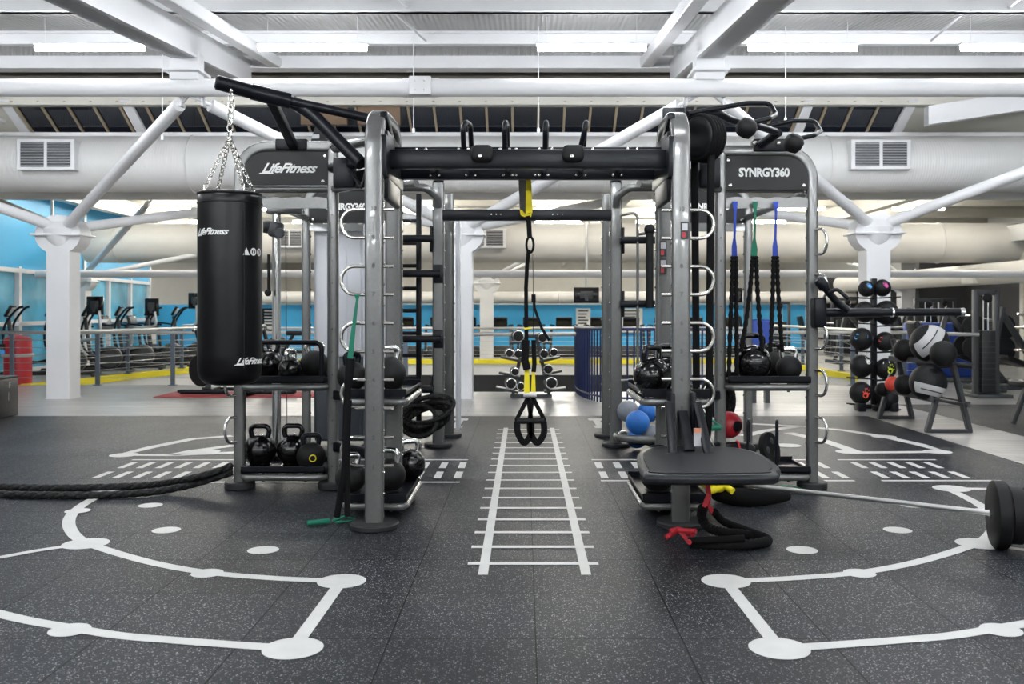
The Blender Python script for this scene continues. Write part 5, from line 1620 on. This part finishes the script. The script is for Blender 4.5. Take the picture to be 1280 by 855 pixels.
def elliptical():
    t = thing('elliptical_trainer', 'x', 'elliptical trainer')
    b = B(); b.box(-.28, .28, -.9, -.82, .02, .09, .02); b.box(-.28, .28, .82, .9, .02, .09, .02); b.box(-.05, .05, -.9, .9, .05, .13, .02); b.build('base', 'dark', t)
    b = B(); b.lathe([(.05, -.1), (.2, -.1), (.24, -.07), (.24, .07), (.2, .1), (.05, .1)], 28, (0, .45, .34), (1, 0, 0)); b.build('flywheel_cover', 'frame_d', t)
    b = B(); b.sweep([(0, -.6, .1), (0, -.75, 1.2)], rrect(.08, .07, .02, 2), up=(0, 1, 0)); b.build('mast', 'frame_d', t)
    b = B(); b.obox((0, -.72, 1.33), (.34, .06, .26), (-.5, 0, 0), .03, 3); c_ = b.build('console', 'screen', t)
    b = B(); b.obox((0, -.68, 1.32), (.26, .02, .17), (-.5, 0, 0), .005); b.build('display', 'lgrey', c_)
    for s_ in (-1, 1):
        b = B(); b.tube(smooth_path([(s_ * .22, .4, .5), (s_ * .24, -.3, .3), (s_ * .26, -.7, .5), (s_ * .26, -.75, 1.0), (s_ * .22, -.55, 1.35), (s_ * .2, -.42, 1.42)], 5), .024, 8); b.build('arm', 'black', t)
        b = B(); b.box(s_ * .2 - .08, s_ * .2 + .08, -.15, .25, .3, .34, .015); b.build('pedal', 'dark', t)
    return t


tm = treadmill(); first = True
for k, px in enumerate((425, 466, 507, 548, 585, 624, 664, 705, 748, 789, 828, 868, 908)):
    x = (px - CX) * 24.9 / F; lab = 'black treadmill facing the well before the blue far wall, %s from left' % (ORD[k] if k < 12 else ['thirteenth', 'fourteenth', 'fifteenth'][k - 12])
    if first: tm.location = (x, 25.7, 0); tm['label'] = lab; tm['group'] = 'treadmills along the far wall'; first = False
    else: dup(tm, (x, 25.7, 0), 0, lab)
el = elliptical(); first = True
edge = lambda y: -8.27 + (y - 15.5) * .2295
EL = [((edge(y) - .95 - CX * 0), y, -1.35) for y in (17.2, 18.2, 19.2, 20.2, 21.2, 22.2, 23.2)] + [(-7.1, 24.9, -1.5)]
for k, (px, d, rz) in enumerate(EL):
    loc = (px, d, 0); lab = 'dark elliptical trainer beyond the left railing, %s counted from the red bin' % ORD[k]
    if first: el.scale = (.93,) * 3; el.location = loc; el.rotation_euler = (0, 0, rz); el['label'] = lab; el['group'] = 'ellipticals beyond the left railing'; first = False
    else: dup(el, loc, rz, lab, scale=(.93 if k < 7 else 1.0))
# treadmills with slanting side rails between
tm['group'] = 'treadmills along the far wall'
for k, d in enumerate((21.6, 22.9, 24.2, 25.5)):
    dup(tm, (edge(min(d, 23.3)) - 2.95, d, 0), -1.57, 'black treadmill in the second line of left machines, %s from the front' % ORD[k], 'treadmills among the left machines', 1.05)

# screens
def monitor(px, py, d, w_, h, label, pole=None, rz=0.):
    c = P(px, py, d); t = thing('television', label, 'television', c, rz)
    b = B(); b.box(-w_ / 2, w_ / 2, -.03, .03, -h / 2, h / 2, .012); b.build('case', 'screen', t)
    b = B(); b.box(-w_ * .25, w_ * .25, -.055, -.03, -h * .2, h * .25, .01); b.box(-.03, .03, -.07, -.05, -h * .35, h * .1); b.build('bracket', 'frame_d', t)
    if pole:
        b = B(); b.tube(arc_path([Vector(q) for q in pole], .1, 5), .028, 10); b.build('support_arm', 'rail', t, smooth=60)
    return t


monitor(119, 382, 18, .32, .36, 'screen seen from behind on a bent steel arm right of the left column', [(.1, -.05, -.1), (.14, -.05, -.62), (-.2, -.05, -.68), (-.5, -.05, -.68)])
monitor(190, 384, 20, .3, .38, 'screen seen from behind on a steel arm, middle of the left machines', [(.08, -.05, -.1), (.12, -.05, -.42), (-.4, -.05, -.44), (-.42, -.05, -.8)])
monitor(244, 376, 21, .3, .36, 'screen seen from behind beside the punching bag', [(.05, -.05, -.1), (.05, -.05, -.55), (-.3, -.05, -.56), (-.3, -.05, -.8)])
monitor(65, 330, 17.0, .12, .86, 'large dark television seen edge on beside the left column', [(0, 0, .4), (0, 0, 1.94)])
t = monitor(733, 369, 20, .55, .34, 'black twin loudspeaker hung from the ceiling right of the straps', [(0, 0, .1), (0, 0, 2.48)])
t['category'] = 'loudspeaker'; t.name = 'hanging_loudspeaker'
monitor(922, 369, 21.35, .22, .34, 'small dark television hung beyond the leftmost blue band', [(0, 0, .1), (0, 0, 2.47)])

# posters on the blue wall
for px, w_, lab in ((729, .42, 'pale poster on the blue far wall beside the navy balustrade'), (790, .62, 'pale notice board on the blue far wall behind the rear right post'), (338, .5, 'dark notice board with white text on the blue wall beside the bag')):
    c = P(px, 396, 26.9); t = thing('wall_poster', lab, 'poster', c)
    b = B(); b.box(-w_ / 2, w_ / 2, 0, .03, -.45, .25, .004); b.build('sheet', 'wall_w' if px != 338 else 'screen', t, smooth=0)
    b = B()
    for k in range(6): b.box(-w_ * .35, w_ * (.35 - .1 * (k % 3)), -.006, 0, .15 - k * .09, .19 - k * .09)
    b.build('print', 'frame_d' if px != 338 else 'lgrey', t, smooth=0)

# bikes on red mats
for px, lab in ((267, 'left'), (352, 'right')):
    d = 13.6; x = (px - CX) * d / F
    b = B(); b.box(x - .75, x + .62, d - .35, d + .55, 0, .012, .003); m_ = b.build('exercise_mat', 'redmat', None, (x, d, 0)); tag(m_, 'red floor mat under the %s exercise bike behind the punching bag' % lab, 'mat')
    t = thing('exercise_bike', 'black exercise bike on the %s red mat behind the punching bag' % lab, 'exercise bike', (x, d, .013)); o = (x, d, .013)
    b = B(); b.tube([(x - .45, d - .1, .06), (x + .22, d - .1, .06)], .035, 12); b.tube([(x - .3, d + .4, .06), (x + .22, d + .4, .06)], .03, 12)
    for xx in (x - .45, x + .2): b.tube([(xx, d - .1, .05), (xx, d - .1, .09)], .045, 12)
    b.sweep([(x - .05, d - .1, .08), (x - .05, d + .4, .08)], rrect(.05, .05, .01, 1)); b.sweep([(x - .06, d - .05, .1), (x - .12, d + .05, .5)], rrect(.08, .06, .01, 1)); b.sweep([(x - .1, d + .05, .4), (x + .15, d + .1, .9)], rrect(.05, .05, .01, 1)); b.build('frame', 'black', t, o)
    b = B(); b.lathe([(.05, -.03), (.22, -.03), (.24, -.015), (.24, .015), (.22, .03), (.05, .03)], 32, (x - .18, d, .37), (.5, 1, 0)); b.build('flywheel', 'rubber', t, o)
    b = B(); b.box(x + .05, x + .3, d, d + .2, .88, .95, .03, 3); b.build('saddle', 'vinyl', t, o)
    b = B(); b.tube([(x - .25, d - .15, .95), (x - .3, d + .1, .98), (x - .25, d + .3, .95)], .016, 8); b.tube([(x - .3, d + .1, .98), (x - .14, d + .05, .5)], .03, 8); b.build('handlebar', 'black', t, o)

# ================================================================== MACHINES AT THE RIGHT
def cable_tower(x, y, h, label, wd=.5):
    t = thing('cable_machine', label, 'gym machine', (x, y, 0))
    b = B()
    for s_ in (-1, 1): b.box(s_ * wd / 2 - .035, s_ * wd / 2 + .035, -.04, .04, 0, h, .008)
    b.box(-wd / 2, wd / 2, -.04, .04, h - .08, h, .008); b.box(-wd / 2 - .1, wd / 2 + .1, -.3, .3, 0, .05, .01); b.build('frame', 'frame_d', t)
    b = B(); b.box(-wd * .33, wd * .33, -.1, .1, .06, h * .62, .01); ws = b.build('weight_stack', 'dark', t)
    b = B()
    for k in range(10): b.box(-wd * .34, wd * .34, -.105, .105, .1 + k * h * .05, .105 + k * h * .05)
    b.build('plate_gap', 'shroud_d', ws, smooth=0)
    b = B()
    for s_ in (-1, 1): b.tube([(s_ * wd * .12, 0, h * .62), (s_ * wd * .12, 0, h - .08)], .01, 8)
    b.build('guide_rod', 'chrome', t)
    b = B(); b.lathe([(.04, -.02), (.07, 0), (.04, .02)], 18, (0, -.06, h - .12), (0, 1, 0)); b.build('pulley', 'rubber', t)
    b = B(); b.tube([(-wd / 2, -.1, .9), (-wd / 2 - .7, -.1, .92)], .025, 10); b.build('lever_arm', 'rail', t)
    b = B(); b.box(-wd / 2 - .8, -wd / 2 - .3, -.2, .15, .42, .5, .03, 3); b.build('seat', 'vinyl', t); b = B(); b.obox((-wd / 2 - .85, 0, .8), (.09, .35, .6), (0, -.2, 0), .03, 3); b.build('back_pad', 'vinyl', t)
    b = B(); b.box(-wd / 2 - .6, -wd / 2 - .5, -.05, .05, 0, .43); b.build('seat_post', 'frame_d', t)
    return t


cable_tower((1232 - CX) * 13.4 / F, 13.4, 1.55, 'dark cable machine with tall weight stack right of the ball rack', .3)
cable_tower((1160 - CX) * 19 / F, 19, 1.5, 'dark cable machine in front of the charcoal wall', .5)
cable_tower((1180 - CX) * 22.5 / F, 22.5, 1.55, 'distant cable machine by the charcoal wall corner', .5)
cable_tower((1060 - CX) * 25.5 / F, 25.6, 1.6, 'dark cable machine left of the ball tree before the blue wall', .8)
cable_tower((975 - CX) * 25.6 / F, 25.6, 1.5, 'dark cable machine beyond the right shelf before the blue wall', .5)
# leg press like plate machines
def plate_machine(x, y, rz, label):
    t = thing('plate_machine', label, 'gym machine', (x, y, 0), rz)
    b = B(); b.box(-.7, .7, -.06, .06, 0, .08, .01); b.box(-.7, -.6, -.4, .4, 0, .08, .01); b.box(.6, .7, -.4, .4, 0, .08, .01)
    b.sweep([(-.6, 0, .05), (-.3, 0, 1.3)], rrect(.08, .08, .01, 1)); b.sweep([(.6, 0, .05), (-.3, 0, 1.2)], rrect(.08, .08, .01, 1)); b.build('frame', 'frame_d', t)
    for z in (.62, .98):
        for s_ in (-1, 1):
            b = B(); b.lathe([(.02, -.025), (.19, -.025), (.2, 0), (.19, .025), (.02, .025)], 24, (.05, s_ * .3, z), (0, 1, 0)); b.build('weight_plate', 'rubber', t)
    b = B(); b.tube([(.05, -.4, .62), (.05, .4, .62)], .02, 8); b.tube([(.05, -.4, .98), (.05, .4, .98)], .02, 8); b.tube([(-.3, -.3, 1.2), (.5, -.3, 1.05)], .022, 8); b.build('bar', 'chrome', t)
    b = B(); b.obox((-.1, 0, .45), (.5, .3, .08), (0, .3, 0), .03, 3); b.build('seat', 'vinyl', t)
    return t


plate_machine((1272 - CX) * 14.6 / F, 14.6, .3, 'plate loaded machine at the right edge in front of the mirror')
plate_machine((1208 - CX) * 16.0 / F, 16.0, -.2, 'plate loaded machine between the ball rack and the cable machine')
plate_machine((1148 - CX) * 21 / F, 21, .5, 'plate loaded machine behind the top ball of the tree')
plate_machine((1075 - CX) * 21.8 / F, 21.8, 0, 'plate loaded machine before the blue wall left of the column')
b = B(); xx = (1190 - CX) * 17.2 / F; b.box(xx - .8, xx + .7, 17.2, 17.5, 0, 1.02, .04, 3); tag(b.build('folded_mat_stack', 'navy_mat', None, (xx, 17.2, 0)), 'blue padded mat standing upright behind the right machines', 'mat')
# step machine behind the right bay
b = B(); o = G(915, 485); t = thing('boxing_rack', 'tall navy padded frame standing behind the black bands', 'gym equipment', (o.x, 14.0 - 1.5, 0))
b.box(o.x - .3, o.x - .02, 12.4, 12.6, .35, 1.13, .03, 3); b.build('pad', 'navy_mat', t, (o.x, 12.5, 0)); b = B(); b.box(o.x - .28, o.x - .22, 12.45, 12.55, 0, .4); b.box(o.x - .1, o.x - .04, 12.45, 12.55, 0, .4); b.build('leg', 'frame_d', t, (o.x, 12.5, 0))
# dark step bench near the ball tree on the right
for o_ in list(col.objects):
    if o_.name.startswith('numbering'): pass
